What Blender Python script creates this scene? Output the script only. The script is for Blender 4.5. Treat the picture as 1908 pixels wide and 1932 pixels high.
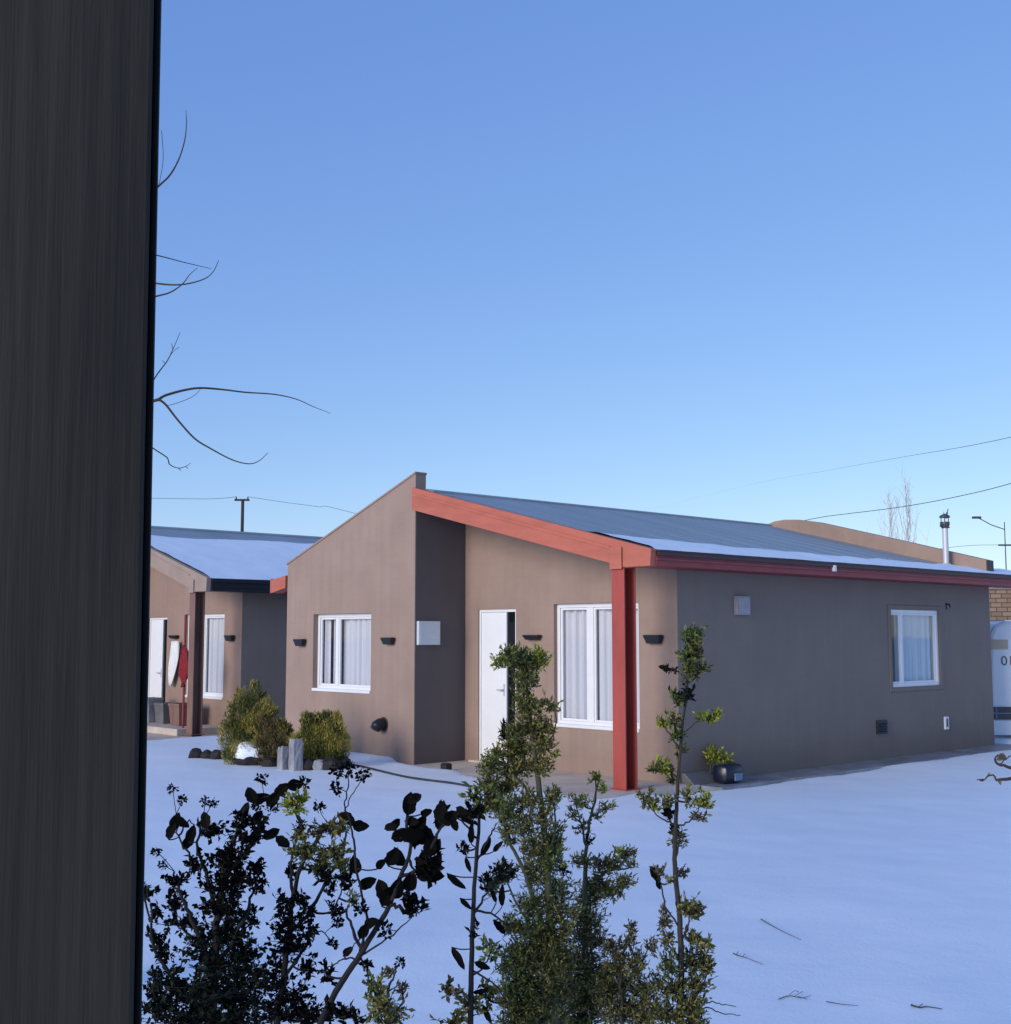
import bpy, math, random
from mathutils import Vector, Matrix, noise
random.seed(11)
R = math.radians
for o in list(bpy.data.objects): bpy.data.objects.remove(o)
S = bpy.context.scene
COL = S.collection

# ------------------------------------------------------------------ camera
EYE = 1.72
PITCH = 5.64
cd = bpy.data.cameras.new('camera'); cam = bpy.data.objects.new('camera', cd); COL.objects.link(cam)
cam.location = (0, 0, EYE); cam.rotation_euler = (R(90+PITCH), 0, 0)
cd.sensor_fit = 'HORIZONTAL'; cd.sensor_width = 36; cd.lens = 36*2370/1908
cd.clip_start = .05; cd.clip_end = 3000
S.camera = cam
# ------------------------------------------------------------------ sky and sun
SUN_EL, SUN_AZ = 15.0, 225.0      # azimuth clockwise from +Y: behind the camera, to its left
W = bpy.data.worlds.new('World'); S.world = W; W.use_nodes = True
wn = W.node_tree.nodes; wl = W.node_tree.links; wn.clear()
sky = wn.new('ShaderNodeTexSky'); sky.sky_type = 'NISHITA'; sky.sun_disc = False
sky.sun_elevation = R(SUN_EL); sky.sun_rotation = R(SUN_AZ)
sky.altitude = 900; sky.air_density = 1.0; sky.dust_density = .3; sky.ozone_density = 3
bg = wn.new('ShaderNodeBackground'); bg.inputs[1].default_value = .1
wo = wn.new('ShaderNodeOutputWorld')
g1 = wn.new('ShaderNodeVectorMath'); g1.operation = 'MULTIPLY_ADD'      # a deeper, more even winter blue
g1.inputs[1].default_value = (.61, .53, .40); g1.inputs[2].default_value = (.28, .70, 2.28)
wl.new(sky.outputs[0], g1.inputs[0]); wl.new(g1.outputs[0], bg.inputs[0]); wl.new(bg.outputs[0], wo.inputs[0])
sd = bpy.data.lights.new('sun', 'SUN'); sd.energy = 1.08; sd.angle = R(28); sd.color = (1, .91, .82)
sun = bpy.data.objects.new('sun', sd); COL.objects.link(sun)
az, el = R(SUN_AZ), R(SUN_EL)
sdir = Vector((math.sin(az)*math.cos(el), math.cos(az)*math.cos(el), math.sin(el)))
sun.rotation_euler = sdir.to_track_quat('Z', 'Y').to_euler()
S.view_settings.view_transform = 'Standard'; S.view_settings.look = 'None'
S.view_settings.exposure = 1.06; S.view_settings.gamma = 1
S.render.engine = 'CYCLES'
S.cycles.max_bounces = 8; S.cycles.transparent_max_bounces = 16

# ------------------------------------------------------------------ helpers
FPX, TH = 2370., R(PITCH)
def at(x, y, Y):
    "a point seen at picture position x, y at the distance Y in front of the viewer"
    u = (x-954)/FPX; v = -(y-966)/FPX
    fy = math.cos(TH)-v*math.sin(TH); fz = math.sin(TH)+v*math.cos(TH)
    return Vector((u*Y/fy, Y, EYE+fz*Y/fy))
def ground_at(x, y, z=0):
    v = -(y-966)/FPX
    k = (math.sin(TH)+v*math.cos(TH))/(math.cos(TH)-v*math.sin(TH))
    return at(x, y, (z-EYE)/k)
def tag(o, label=None, cat=None, group=None, kind=None):
    if label: o['label'] = label
    if cat: o['category'] = cat
    if group: o['group'] = group
    if kind: o['kind'] = kind
    return o
def empty(name, loc=(0, 0, 0), rz=0):
    o = bpy.data.objects.new(name, None); COL.objects.link(o); o.location = loc; o.rotation_euler = (0, 0, rz)
    o.empty_display_size = .2
    return o
class MB:
    def __init__(s): s.v = []; s.f = []; s.m = []
    def add(s, vs, fs, m=0):
        n = len(s.v); s.v += [tuple(p) for p in vs]
        s.f += [tuple(n+i for i in f) for f in fs]; s.m += [m]*len(fs); return s
    def box(s, x0, x1, y0, y1, z0, z1, m=0):
        return s.add([(x, y, z) for z in (z0, z1) for y in (y0, y1) for x in (x0, x1)],
                     [(0, 2, 3, 1), (4, 5, 7, 6), (0, 1, 5, 4), (2, 6, 7, 3), (0, 4, 6, 2), (1, 3, 7, 5)], m)
    def prism(s, poly, axis, lo, hi, m=0):
        "poly of 2-D points extruded along axis: 'y' takes (x,z), 'x' takes (y,z), 'z' takes (x,y)"
        mk = {'y': lambda p, t: (p[0], t, p[1]), 'x': lambda p, t: (t, p[0], p[1]), 'z': lambda p, t: (p[0], p[1], t)}[axis]
        n = len(poly)
        vs = [mk(p, lo) for p in poly]+[mk(p, hi) for p in poly]
        fs = [tuple(range(n))[::-1], tuple(range(n, 2*n))]+[(i, (i+1) % n, n+(i+1) % n, n+i) for i in range(n)]
        return s.add(vs, fs, m)
    def tube(s, pts, rs, k=5, m=0, cap=True):
        pts = [Vector(p) for p in pts]
        if not hasattr(rs, '__len__'): rs = [rs]*len(pts)
        vs = []; up = Vector((.31, .17, .93))
        for i, p in enumerate(pts):
            d = (pts[min(i+1, len(pts)-1)]-pts[max(i-1, 0)])
            d = d.normalized() if d.length > 1e-9 else Vector((0, 0, 1))
            a = d.cross(up)
            if a.length < .05: a = d.cross(Vector((1, 0, 0)))
            a.normalize(); b = d.cross(a)
            vs += [p+(a*math.cos(2*math.pi*j/k)+b*math.sin(2*math.pi*j/k))*rs[i] for j in range(k)]
        fs = [(i*k+j, i*k+(j+1) % k, (i+1)*k+(j+1) % k, (i+1)*k+j) for i in range(len(pts)-1) for j in range(k)]
        if cap: fs += [tuple(range(k))[::-1], tuple(range((len(pts)-1)*k, len(pts)*k))]
        return s.add(vs, fs, m)
    def build(s, name, mats, parent=None, smooth=False, bevel=0):
        me = bpy.data.meshes.new(name); me.from_pydata(s.v, [], s.f)
        if not isinstance(mats, (list, tuple)): mats = [mats]
        for m in mats: me.materials.append(m)
        if len(mats) > 1: me.polygons.foreach_set('material_index', s.m)
        if smooth: me.polygons.foreach_set('use_smooth', [True]*len(s.f))
        me.validate(); me.update()
        import bmesh
        if len(s.f) < 4000:
            bm = bmesh.new(); bm.from_mesh(me); bmesh.ops.recalc_face_normals(bm, faces=bm.faces); bm.to_mesh(me); bm.free()
        o = bpy.data.objects.new(name, me); COL.objects.link(o)
        if parent: o.parent = parent
        if bevel:
            b = o.modifiers.new('bevel', 'BEVEL'); b.width = bevel; b.segments = 2; b.limit_method = 'ANGLE'
        return o
def smooth_line(pts, n=4):
    "Catmull-Rom through the points"
    P = [Vector(p) for p in pts]
    if len(P) < 3: return P
    Q = [P[0]*2-P[1]]+P+[P[-1]*2-P[-2]]; out = []
    for i in range(1, len(Q)-2):
        for k in range(n):
            t = k/n; a, b, c, d = Q[i-1:i+3]
            out.append(.5*((2*b)+(c-a)*t+(2*a-5*b+4*c-d)*t*t+(3*b-a-3*c+d)*t**3))
    out.append(P[-1]); return out

# ------------------------------------------------------------------ materials
def mat(name, rough=.6, spec=.5, metal=0):
    m = bpy.data.materials.new(name); m.use_nodes = True
    nt = m.node_tree; b = nt.nodes['Principled BSDF']
    b.inputs['Roughness'].default_value = rough; b.inputs['Specular IOR Level'].default_value = spec
    b.inputs['Metallic'].default_value = metal
    return m, nt, b
def N(nt, t, **kw):
    n = nt.nodes.new(t)
    for k, v in kw.items():
        if k in n.inputs: n.inputs[k].default_value = v
        else: setattr(n, k, v)
    return n
def coords(nt, scale=(1, 1, 1)):
    tc = N(nt, 'ShaderNodeTexCoord'); mp = N(nt, 'ShaderNodeMapping'); mp.inputs['Scale'].default_value = scale
    nt.links.new(tc.outputs['Object'], mp.inputs[0]); return mp.outputs[0]
def ramp(nt, fac, stops):
    r = N(nt, 'ShaderNodeValToRGB'); e = r.color_ramp.elements
    while len(e) < len(stops): e.new(.5)
    for i, (p, c) in enumerate(stops): e[i].position = p; e[i].color = (*c, 1)
    nt.links.new(fac, r.inputs[0]); return r.outputs[0]
def bump(nt, b, h, strength=.3, dist=.01, prev=None):
    n = N(nt, 'ShaderNodeBump'); n.inputs['Strength'].default_value = strength; n.inputs['Distance'].default_value = dist
    nt.links.new(h, n.inputs['Height'])
    if prev is not None: nt.links.new(prev, n.inputs['Normal'])
    nt.links.new(n.outputs[0], b.inputs['Normal']); return n.outputs[0]
def mul(c, k): return tuple(x*k for x in c)
def plain(name, c, rough=.6, var=.12, scale=6, stretch=(1, 1, 1), bstr=.12, spec=.5, metal=0, bscale=60, bdist=.004):
    m, nt, b = mat(name, rough, spec, metal)
    co = coords(nt, stretch)
    n = N(nt, 'ShaderNodeTexNoise', Scale=scale, Detail=6.0, Roughness=.6); nt.links.new(co, n.inputs['Vector'])
    nt.links.new(ramp(nt, n.outputs[0], [(.3, mul(c, 1-var)), (.7, mul(c, 1+var))]), b.inputs['Base Color'])
    n2 = N(nt, 'ShaderNodeTexNoise', Scale=bscale, Detail=4.0); nt.links.new(co, n2.inputs['Vector'])
    if bstr: bump(nt, b, n2.outputs[0], bstr, bdist)
    return m
def stucco(name, c, var=.10):
    "painted block wall: fine plaster grain, faint courses showing through, weathering streaks"
    m, nt, b = mat(name, .85, .25)
    tc = N(nt, 'ShaderNodeTexCoord'); sx = N(nt, 'ShaderNodeSeparateXYZ'); nt.links.new(tc.outputs['Object'], sx.inputs[0])
    ad = N(nt, 'ShaderNodeMath', operation='ADD'); nt.links.new(sx.outputs[0], ad.inputs[0]); nt.links.new(sx.outputs[1], ad.inputs[1])
    cx = N(nt, 'ShaderNodeCombineXYZ'); nt.links.new(ad.outputs[0], cx.inputs[0]); nt.links.new(sx.outputs[2], cx.inputs[1])
    br = N(nt, 'ShaderNodeTexBrick', **{'Scale': 1.0, 'Mortar Size': .006, 'Mortar Smooth': .6, 'Brick Width': .36, 'Row Height': .1})
    br.inputs['Color1'].default_value = (1, 1, 1, 1); br.inputs['Color2'].default_value = (.93, .93, .93, 1); br.inputs['Mortar'].default_value = (.0, .0, .0, 1)
    nt.links.new(cx.outputs[0], br.inputs['Vector'])
    n = N(nt, 'ShaderNodeTexNoise', Scale=1.3, Detail=7.0, Roughness=.62); nt.links.new(tc.outputs['Object'], n.inputs['Vector'])
    mp = N(nt, 'ShaderNodeMapping'); mp.inputs['Scale'].default_value = (9, 9, .5); nt.links.new(tc.outputs['Object'], mp.inputs[0])
    st = N(nt, 'ShaderNodeTexNoise', Scale=1.0, Detail=4.0); nt.links.new(mp.outputs[0], st.inputs['Vector'])
    mx = N(nt, 'ShaderNodeMath', operation='ADD'); nt.links.new(n.outputs[0], mx.inputs[0])
    ms = N(nt, 'ShaderNodeMath', operation='MULTIPLY'); ms.inputs[1].default_value = .45; nt.links.new(st.outputs[0], ms.inputs[0]); nt.links.new(ms.outputs[0], mx.inputs[1])
    col = ramp(nt, mx.outputs[0], [(.5, mul(c, 1-var)), (.9, mul(c, 1+var))])
    sp = N(nt, 'ShaderNodeTexNoise', Scale=3.5, Detail=8.0, Roughness=.7); nt.links.new(tc.outputs['Object'], sp.inputs['Vector'])
    sm = N(nt, 'ShaderNodeMath', operation='MULTIPLY_ADD'); sm.inputs[1].default_value = -.45; nt.links.new(sp.outputs[0], sm.inputs[0]); nt.links.new(sx.outputs[2], sm.inputs[2])
    dirt = ramp(nt, sm.outputs[0], [(0., (.92, .91, .90)), (.22, (1, 1, 1))])      # mud splashes and thaw marks low on the wall
    mm = N(nt, 'ShaderNodeMixRGB', blend_type='MULTIPLY'); mm.inputs[0].default_value = 1
    nt.links.new(col, mm.inputs[1]); nt.links.new(dirt, mm.inputs[2]); nt.links.new(mm.outputs[0], b.inputs['Base Color'])
    p = bump(nt, b, br.outputs[0], .28, .004)
    g = N(nt, 'ShaderNodeTexNoise', Scale=90.0, Detail=5.0); nt.links.new(tc.outputs['Object'], g.inputs['Vector'])
    bump(nt, b, g.outputs[0], .55, .005, p)
    return m
M = {}
TAN = (.33, .235, .188)
M['tan'] = stucco('tan_wall_paint', TAN)
M['tan_far'] = stucco('pinkish_wall_paint', (.32, .22, .178))
M['grey'] = stucco('charcoal_wall_paint', (.235, .19, .16), .06)
M['recess'] = stucco('shaded_recess_paint', (.122, .105, .106), .06)  # charcoal wall colour darkened, the porch roof's shade put into it
M['red'] = plain('faded_red_oxide_paint', (.47, .125, .075), .55, .14, 2, (1, 1, 4), .15)
M['postred'] = plain('deep_red_post_paint', (.38, .06, .042), .5, .14, 2, (4, 4, 1), .15)
M['darkmaroon'] = plain('blackish_maroon_paint', (.05, .014, .018), .5, .2, 3)
M['maroon'] = plain('dark_red_fascia_paint', (.27, .032, .036), .5, .18, 3, (1, 1, 4), .1)
M['cream'] = plain('cream_trim', (.33, .24, .19), .7, .1, 4)
M['brownpost'] = plain('brown_post_paint', (.2, .105, .078), .6, .25, 5, (1, 1, .3))
M['white'] = plain('white_paint', (.8, .8, .8), .35, .03, 5, bstr=.03)
M['doorwhite'] = plain('door_white_paint', (.82, .83, .84), .4, .03, 3, bstr=.04)
M['black'] = plain('black_metal', (.012, .012, .014), .45, .2, 10, bstr=.05)
M['darkgrey'] = plain('dark_plastic', (.06, .06, .06), .5, .15, 10, bstr=.05)
M['plaque'] = plain('pale_metal_box', (.6, .66, .7), .35, .05, 4, (1, 1, 5), .04)
M['paleplastic'] = plain('weathered_white_plastic', (.36, .33, .35), .6, .15, 9)
M['steel'] = plain('galvanised_steel', (.62, .62, .64), .55, .1, 5, (1, 1, .2), .05, metal=.35)
M['concrete'] = plain('concrete', (.56, .47, .385), .85, .2, 2.2, bstr=.25, bscale=25)
M['icypath'] = plain('icy_wet_concrete', (.25, .26, .285), .35, .45, 2.6, (1, 1, 1), .3, bscale=18)
M['darkconc'] = plain('wet_concrete', (.13, .12, .12), .5, .35, 3, bstr=.25, bscale=25)
M['stone'] = plain('grey_stone', (.27, .27, .29), .85, .4, 9, (1, 1, .5), .6, bscale=22, bdist=.02)
M['rock'] = plain('dark_rock', (.016, .0135, .012), .8, .9, 7, bstr=.8, bscale=14, bdist=.03)
M['bark'] = plain('dark_bark', (.05, .036, .03), .85, .4, 14, (1, 1, .3), .5, bscale=40)
M['stem'] = plain('shrub_stem_bark', (.045, .035, .025), .85, .35, 30, (1, 1, .3), .4, bscale=80)
M['stemdark'] = plain('black_stem_bark', (.007, .0055, .005), .85, .35, 30, (1, 1, .3), .4, bscale=80)
M['greenstem'] = plain('green_stem_bark', (.07, .075, .035), .8, .3, 30, (1, 1, .3), .3, bscale=80)
M['palebark'] = plain('pale_poplar_bark', (.55, .49, .43), .85, .2, 3)
M['wire'] = plain('dark_cable', (.03, .03, .032), .6, .1, 3, bstr=0)
M['navy'] = plain('navy_plastic', (.008, .012, .03), .3, .2, 5, bstr=.05)
M['paleblue'] = plain('pale_blue_plastic', (.15, .24, .38), .3, .2, 8, bstr=.05)
M['vanwhite'] = plain('van_white_paint', (.74, .77, .8), .3, .03, 2, bstr=.02)
M['beige'] = plain('beige_sticker', (.5, .42, .3), .6, .1, 4)
M['lettering'] = plain('grey_lettering', (.12, .12, .14), .6, .1, 4, bstr=0)
M['redcloth'] = plain('red_cloth', (.22, .012, .02), .9, .3, 20, bstr=.5)
M['whitecloth'] = plain('white_cloth', (.75, .75, .73), .9, .08, 12, bstr=.4)
M['tyre'] = plain('tyre_rubber', (.02, .02, .02), .8, .2, 10)
def curtain_mat(name, c):
    m, nt, b = mat(name, .9, .1)
    co = coords(nt, (30, 30, .4)); n = N(nt, 'ShaderNodeTexNoise', Scale=1.0, Detail=3.0); nt.links.new(co, n.inputs['Vector'])
    nt.links.new(ramp(nt, n.outputs[0], [(.3, mul(c, .88)), (.7, c)]), b.inputs['Base Color']); return m
M['curtain'] = curtain_mat('white_curtain', (.66, .65, .70))
M['netcurtain'] = curtain_mat('pale_blue_net', (.62, .7, .75))
def glass_mat():
    m, nt, b = mat('window_glass')
    nt.nodes.remove(b); out = [n for n in nt.nodes if n.type == 'OUTPUT_MATERIAL'][0]
    t = N(nt, 'ShaderNodeBsdfTransparent'); t.inputs[0].default_value = (.98, .99, .99, 1)
    g = N(nt, 'ShaderNodeBsdfGlossy'); g.inputs['Roughness'].default_value = .03
    co = coords(nt); nn = N(nt, 'ShaderNodeTexNoise', Scale=2.2, Detail=2.0); nt.links.new(co, nn.inputs['Vector'])
    bp = N(nt, 'ShaderNodeBump'); bp.inputs['Strength'].default_value = .05; bp.inputs['Distance'].default_value = .02
    nt.links.new(nn.outputs[0], bp.inputs['Height']); nt.links.new(bp.outputs[0], g.inputs['Normal'])
    lw = N(nt, 'ShaderNodeLayerWeight', Blend=.5); x = N(nt, 'ShaderNodeMixShader')
    pw = N(nt, 'ShaderNodeMath', operation='POWER'); pw.inputs[1].default_value = 4.0; nt.links.new(lw.outputs['Facing'], pw.inputs[0])
    f = N(nt, 'ShaderNodeMath', operation='MULTIPLY_ADD'); f.inputs[1].default_value = .5; f.inputs[2].default_value = .03; nt.links.new(pw.outputs[0], f.inputs[0])
    nt.links.new(f.outputs[0], x.inputs[0]); nt.links.new(t.outputs[0], x.inputs[1]); nt.links.new(g.outputs[0], x.inputs[2])
    nt.links.new(x.outputs[0], out.inputs[0]); return m
M['glass'] = glass_mat()
M['darkglass'] = plain('dark_glass', (.008, .008, .01), .06, .1, 3, bstr=0)
def snow_mat(name, c=(.87, .925, .96)):
    m, nt, b = mat(name, .55, .3)
    co = coords(nt)
    n = N(nt, 'ShaderNodeTexNoise', Scale=.55, Detail=8.0, Roughness=.55); nt.links.new(co, n.inputs['Vector'])
    nt.links.new(ramp(nt, n.outputs[0], [(.3, mul(c, .95)), (.7, c)]), b.inputs['Base Color'])
    n1 = N(nt, 'ShaderNodeTexNoise', Scale=2.0, Detail=6.0, Roughness=.55); nt.links.new(co, n1.inputs['Vector'])
    p = bump(nt, b, n1.outputs[0], .22, .05)
    n2 = N(nt, 'ShaderNodeTexNoise', Scale=55.0, Detail=5.0); nt.links.new(co, n2.inputs['Vector'])
    bump(nt, b, n2.outputs[0], .3, .006, p)
    return m
M['snow'] = snow_mat('snow')
def roof_mat(name, c):
    m, nt, b = mat(name, .42, .5)
    co = coords(nt, (.35, 2.2, .35)); n = N(nt, 'ShaderNodeTexNoise', Scale=1.1, Detail=6.0); nt.links.new(co, n.inputs['Vector'])
    nt.links.new(ramp(nt, n.outputs[0], [(.3, mul(c, .86)), (.7, mul(c, 1.1))]), b.inputs['Base Color'])
    c2 = coords(nt, (1, 1, 1)); w = N(nt, 'ShaderNodeTexNoise', Scale=1.6, Detail=4.0)
    nt.links.new(c2, w.inputs['Vector']); bump(nt, b, w.outputs[0], .25, .02)
    return m
M['roof'] = roof_mat('blue_grey_sheet_roof', (.27, .305, .315))
M['roofdark'] = plain('shadow_black_gutter', (.014, .012, .018), .5, .2, 5)  # shadow along the second house's eave put into this black
def post_mat():
    m, nt, b = mat('weathered_charcoal_wood', .75, .25)
    c1 = coords(nt, (26, 26, .9)); n1 = N(nt, 'ShaderNodeTexNoise', Scale=3.0, Detail=7.0, Roughness=.65, Distortion=.25); nt.links.new(c1, n1.inputs['Vector'])
    c2 = coords(nt, (3, 3, .35)); n2 = N(nt, 'ShaderNodeTexNoise', Scale=2.0, Detail=3.0); nt.links.new(c2, n2.inputs['Vector'])
    ad = N(nt, 'ShaderNodeMath', operation='ADD'); nt.links.new(n1.outputs[0], ad.inputs[0]); nt.links.new(n2.outputs[0], ad.inputs[1])
    hf = N(nt, 'ShaderNodeMath', operation='MULTIPLY'); hf.inputs[1].default_value = .5; nt.links.new(ad.outputs[0], hf.inputs[0])
    nt.links.new(ramp(nt, hf.outputs[0], [(.38, (.015, .0138, .012)), (.5, (.026, .023, .019)), (.62, (.036, .0315, .0255))]), b.inputs['Base Color'])
    tc = N(nt, 'ShaderNodeTexCoord')
    w = N(nt, 'ShaderNodeTexWave', wave_type='BANDS', bands_direction='X', Scale=85.0, Distortion=2.2, Detail=2.0)
    w.inputs['Detail Scale'].default_value = .6
    cw = coords(nt, (1, 1, .03)); nt.links.new(cw, w.inputs['Vector'])
    p = bump(nt, b, w.outputs[0], .06, .001)
    bump(nt, b, n1.outputs[0], .5, .003, p)
    return m
M['post'] = post_mat()
M['edge'] = plain('tarred_edge', (.006, .006, .006), .9, .2, 10, (1, 1, .2), .3, spec=.1)
def leaf_mat(name, stops, rough=.5):
    m, nt, b = mat(name, rough, .12 if rough < .7 else .06)
    g = N(nt, 'ShaderNodeNewGeometry')
    c = ramp(nt, g.outputs['Random Per Island'], stops); nt.links.new(c, b.inputs['Base Color'])
    if rough < .7:                               # living leaves let some light through
        out = [n for n in nt.nodes if n.type == 'OUTPUT_MATERIAL'][0]
        t = N(nt, 'ShaderNodeBsdfTranslucent'); nt.links.new(c, t.inputs[0])
        x = N(nt, 'ShaderNodeMixShader'); x.inputs[0].default_value = .3
        nt.links.new(b.outputs[0], x.inputs[1]); nt.links.new(t.outputs[0], x.inputs[2]); nt.links.new(x.outputs[0], out.inputs[0])
    return m
LEAF = {
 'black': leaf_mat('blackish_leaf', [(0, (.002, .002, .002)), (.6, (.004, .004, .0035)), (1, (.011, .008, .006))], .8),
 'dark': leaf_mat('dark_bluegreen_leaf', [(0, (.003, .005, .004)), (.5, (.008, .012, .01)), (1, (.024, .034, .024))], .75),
 'green': leaf_mat('green_leaf', [(0, (.04, .06, .016)), (.5, (.14, .175, .04)), (1, (.28, .32, .085))]),
 'olive': leaf_mat('olive_leaf', [(0, (.06, .056, .016)), (.5, (.23, .21, .058)), (1, (.42, .38, .12))]),
 'yg': leaf_mat('yellow_green_leaf', [(0, (.10, .12, .016)), (.5, (.33, .35, .04)), (1, (.52, .52, .085))]),
 'brown': leaf_mat('brown_leaf', [(0, (.05, .038, .018)), (.5, (.17, .13, .06)), (1, (.34, .27, .13))]),
 'gold': leaf_mat('golden_foliage', [(0, (.16, .14, .03)), (.5, (.40, .34, .08)), (1, (.62, .53, .16))]),
 'golddark': leaf_mat('deep_green_foliage', [(0, (.03, .036, .01)), (.5, (.14, .15, .038)), (1, (.30, .29, .09))]),
}
LK = list(LEAF)

# ------------------------------------------------------------------ the plot: house axes
G = Vector((-1.2155, 16.902, 0)); RZ = math.atan2(-.7314, .682)
E1 = Vector((.682, -.7314, 0)); E2 = Vector((.7314, .682, 0))
def loc(p):
    q = Vector((p[0], p[1], 0))-G; return q.dot(E1), q.dot(E2)
def wld(a, b, z=0): return G+E1*a+E2*b+Vector((0, 0, z))
DA, DB = -10.3, .40          # the next house of the row

# ------------------------------------------------------------------ snow ground
def sstep(a, b, x):
    t = max(0, min(1, (x-a)/(b-a))); return t*t*(3-2*t)
def rectdist(a, b, a0, a1, b0, b1):
    dx = max(a0-a, 0, a-a1); dy = max(b0-b, 0, b-b1)
    d = math.hypot(dx, dy)
    return d if d > 0 else -min(a-a0, a1-a, b-b0, b1-b)
def fbm(x, y, s, o=4):
    return noise.fractal(Vector((x*s, y*s, 3.7)), 1.0, 2.0, o)
def snow_z(x, y):
    a, b = loc((x, y))
    r = math.hypot(x, y)
    z = .022*fbm(x, y, .33)+.006*fbm(x, y, 1.7, 3)
    z += .22*sstep(60, 160, r)*fbm(x, y, .02)
    w = .05*fbm(x, y, 5.5, 4)+.09*fbm(x, y, .9, 3)
    bf = max(-.72, min(.05, .05-.30*(a-.9)))
    d = max(-.25-a, a-3.95, bf-b, b-9)                      # porch slab with its apron
    d2 = rectdist(a, b, 3.0, 4.35, -.05, 9.2)               # strip along the side wall
    k = sstep(-.05, .3, min(d, d2+.03)+w)
    z = z*k + (-.06)*(1-k)+.045*k
    d = rectdist(a, b, DA-.25, DA+4.3, DB-1.5, DB+9)
    k = sstep(-.05, .3, d+w); z = z*k-.12*(1-k)
    z += .03*math.exp(-((a+.9)**2/2.2+(b+1.0)**2/.15))      # drift along the rock border
    z += .05*math.exp(-(rectdist(a, b, -3.3, -.3, 0, .1)/.35)**2) if b < .3 else 0
    return z
def axis(lo, hi, c0, c1, fine, grow):
    p = [c0]
    while p[-1] < c1: p.append(p[-1]+fine)
    s = fine
    while p[-1] < hi: s *= grow; p.append(p[-1]+s)
    s = fine; q = [c0]
    while q[-1] > lo: s *= grow; q.append(q[-1]-s)
    return q[:0:-1]+p
xs = axis(-700, 700, -9, 8.5, .085, 1.25); ys = axis(-60, 1100, 4, 26, .085, 1.25)
mb = MB()
mb.v = [(x, y, snow_z(x, y)) for y in ys for x in xs]
nx = len(xs); mb.f = [(j*nx+i, j*nx+i+1, (j+1)*nx+i+1, (j+1)*nx+i) for j in range(len(ys)-1) for i in range(nx-1)]
mb.m = [0]*len(mb.f)
tag(mb.build('snow_ground', M['snow'], smooth=True), kind='structure')
mb = MB(); mb.box(-.3, 4.0, -1.1, 1.0, -.2, .02); o = mb.build('porch_paving', M['concrete'], bevel=.01)
o.location = G; o.rotation_euler.z = RZ; tag(o, kind='structure')
mb = MB(); mb.box(3.6, 4.3, 1.005, 9.0, -.2, .012); o = mb.build('side_path', M['icypath'], bevel=.01)
o.location = G; o.rotation_euler.z = RZ; tag(o, kind='structure')
mb = MB(); mb.box(-.6, 4.15, -1.35, .94, -.3, -.02); mb.box(-.5, 3.35, -.1, .93, -.02, .1)
o = mb.build('stepped_paving', M['concrete'], bevel=.01)
o.location = wld(DA, DB); o.rotation_euler.z = RZ; tag(o, kind='structure')

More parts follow.
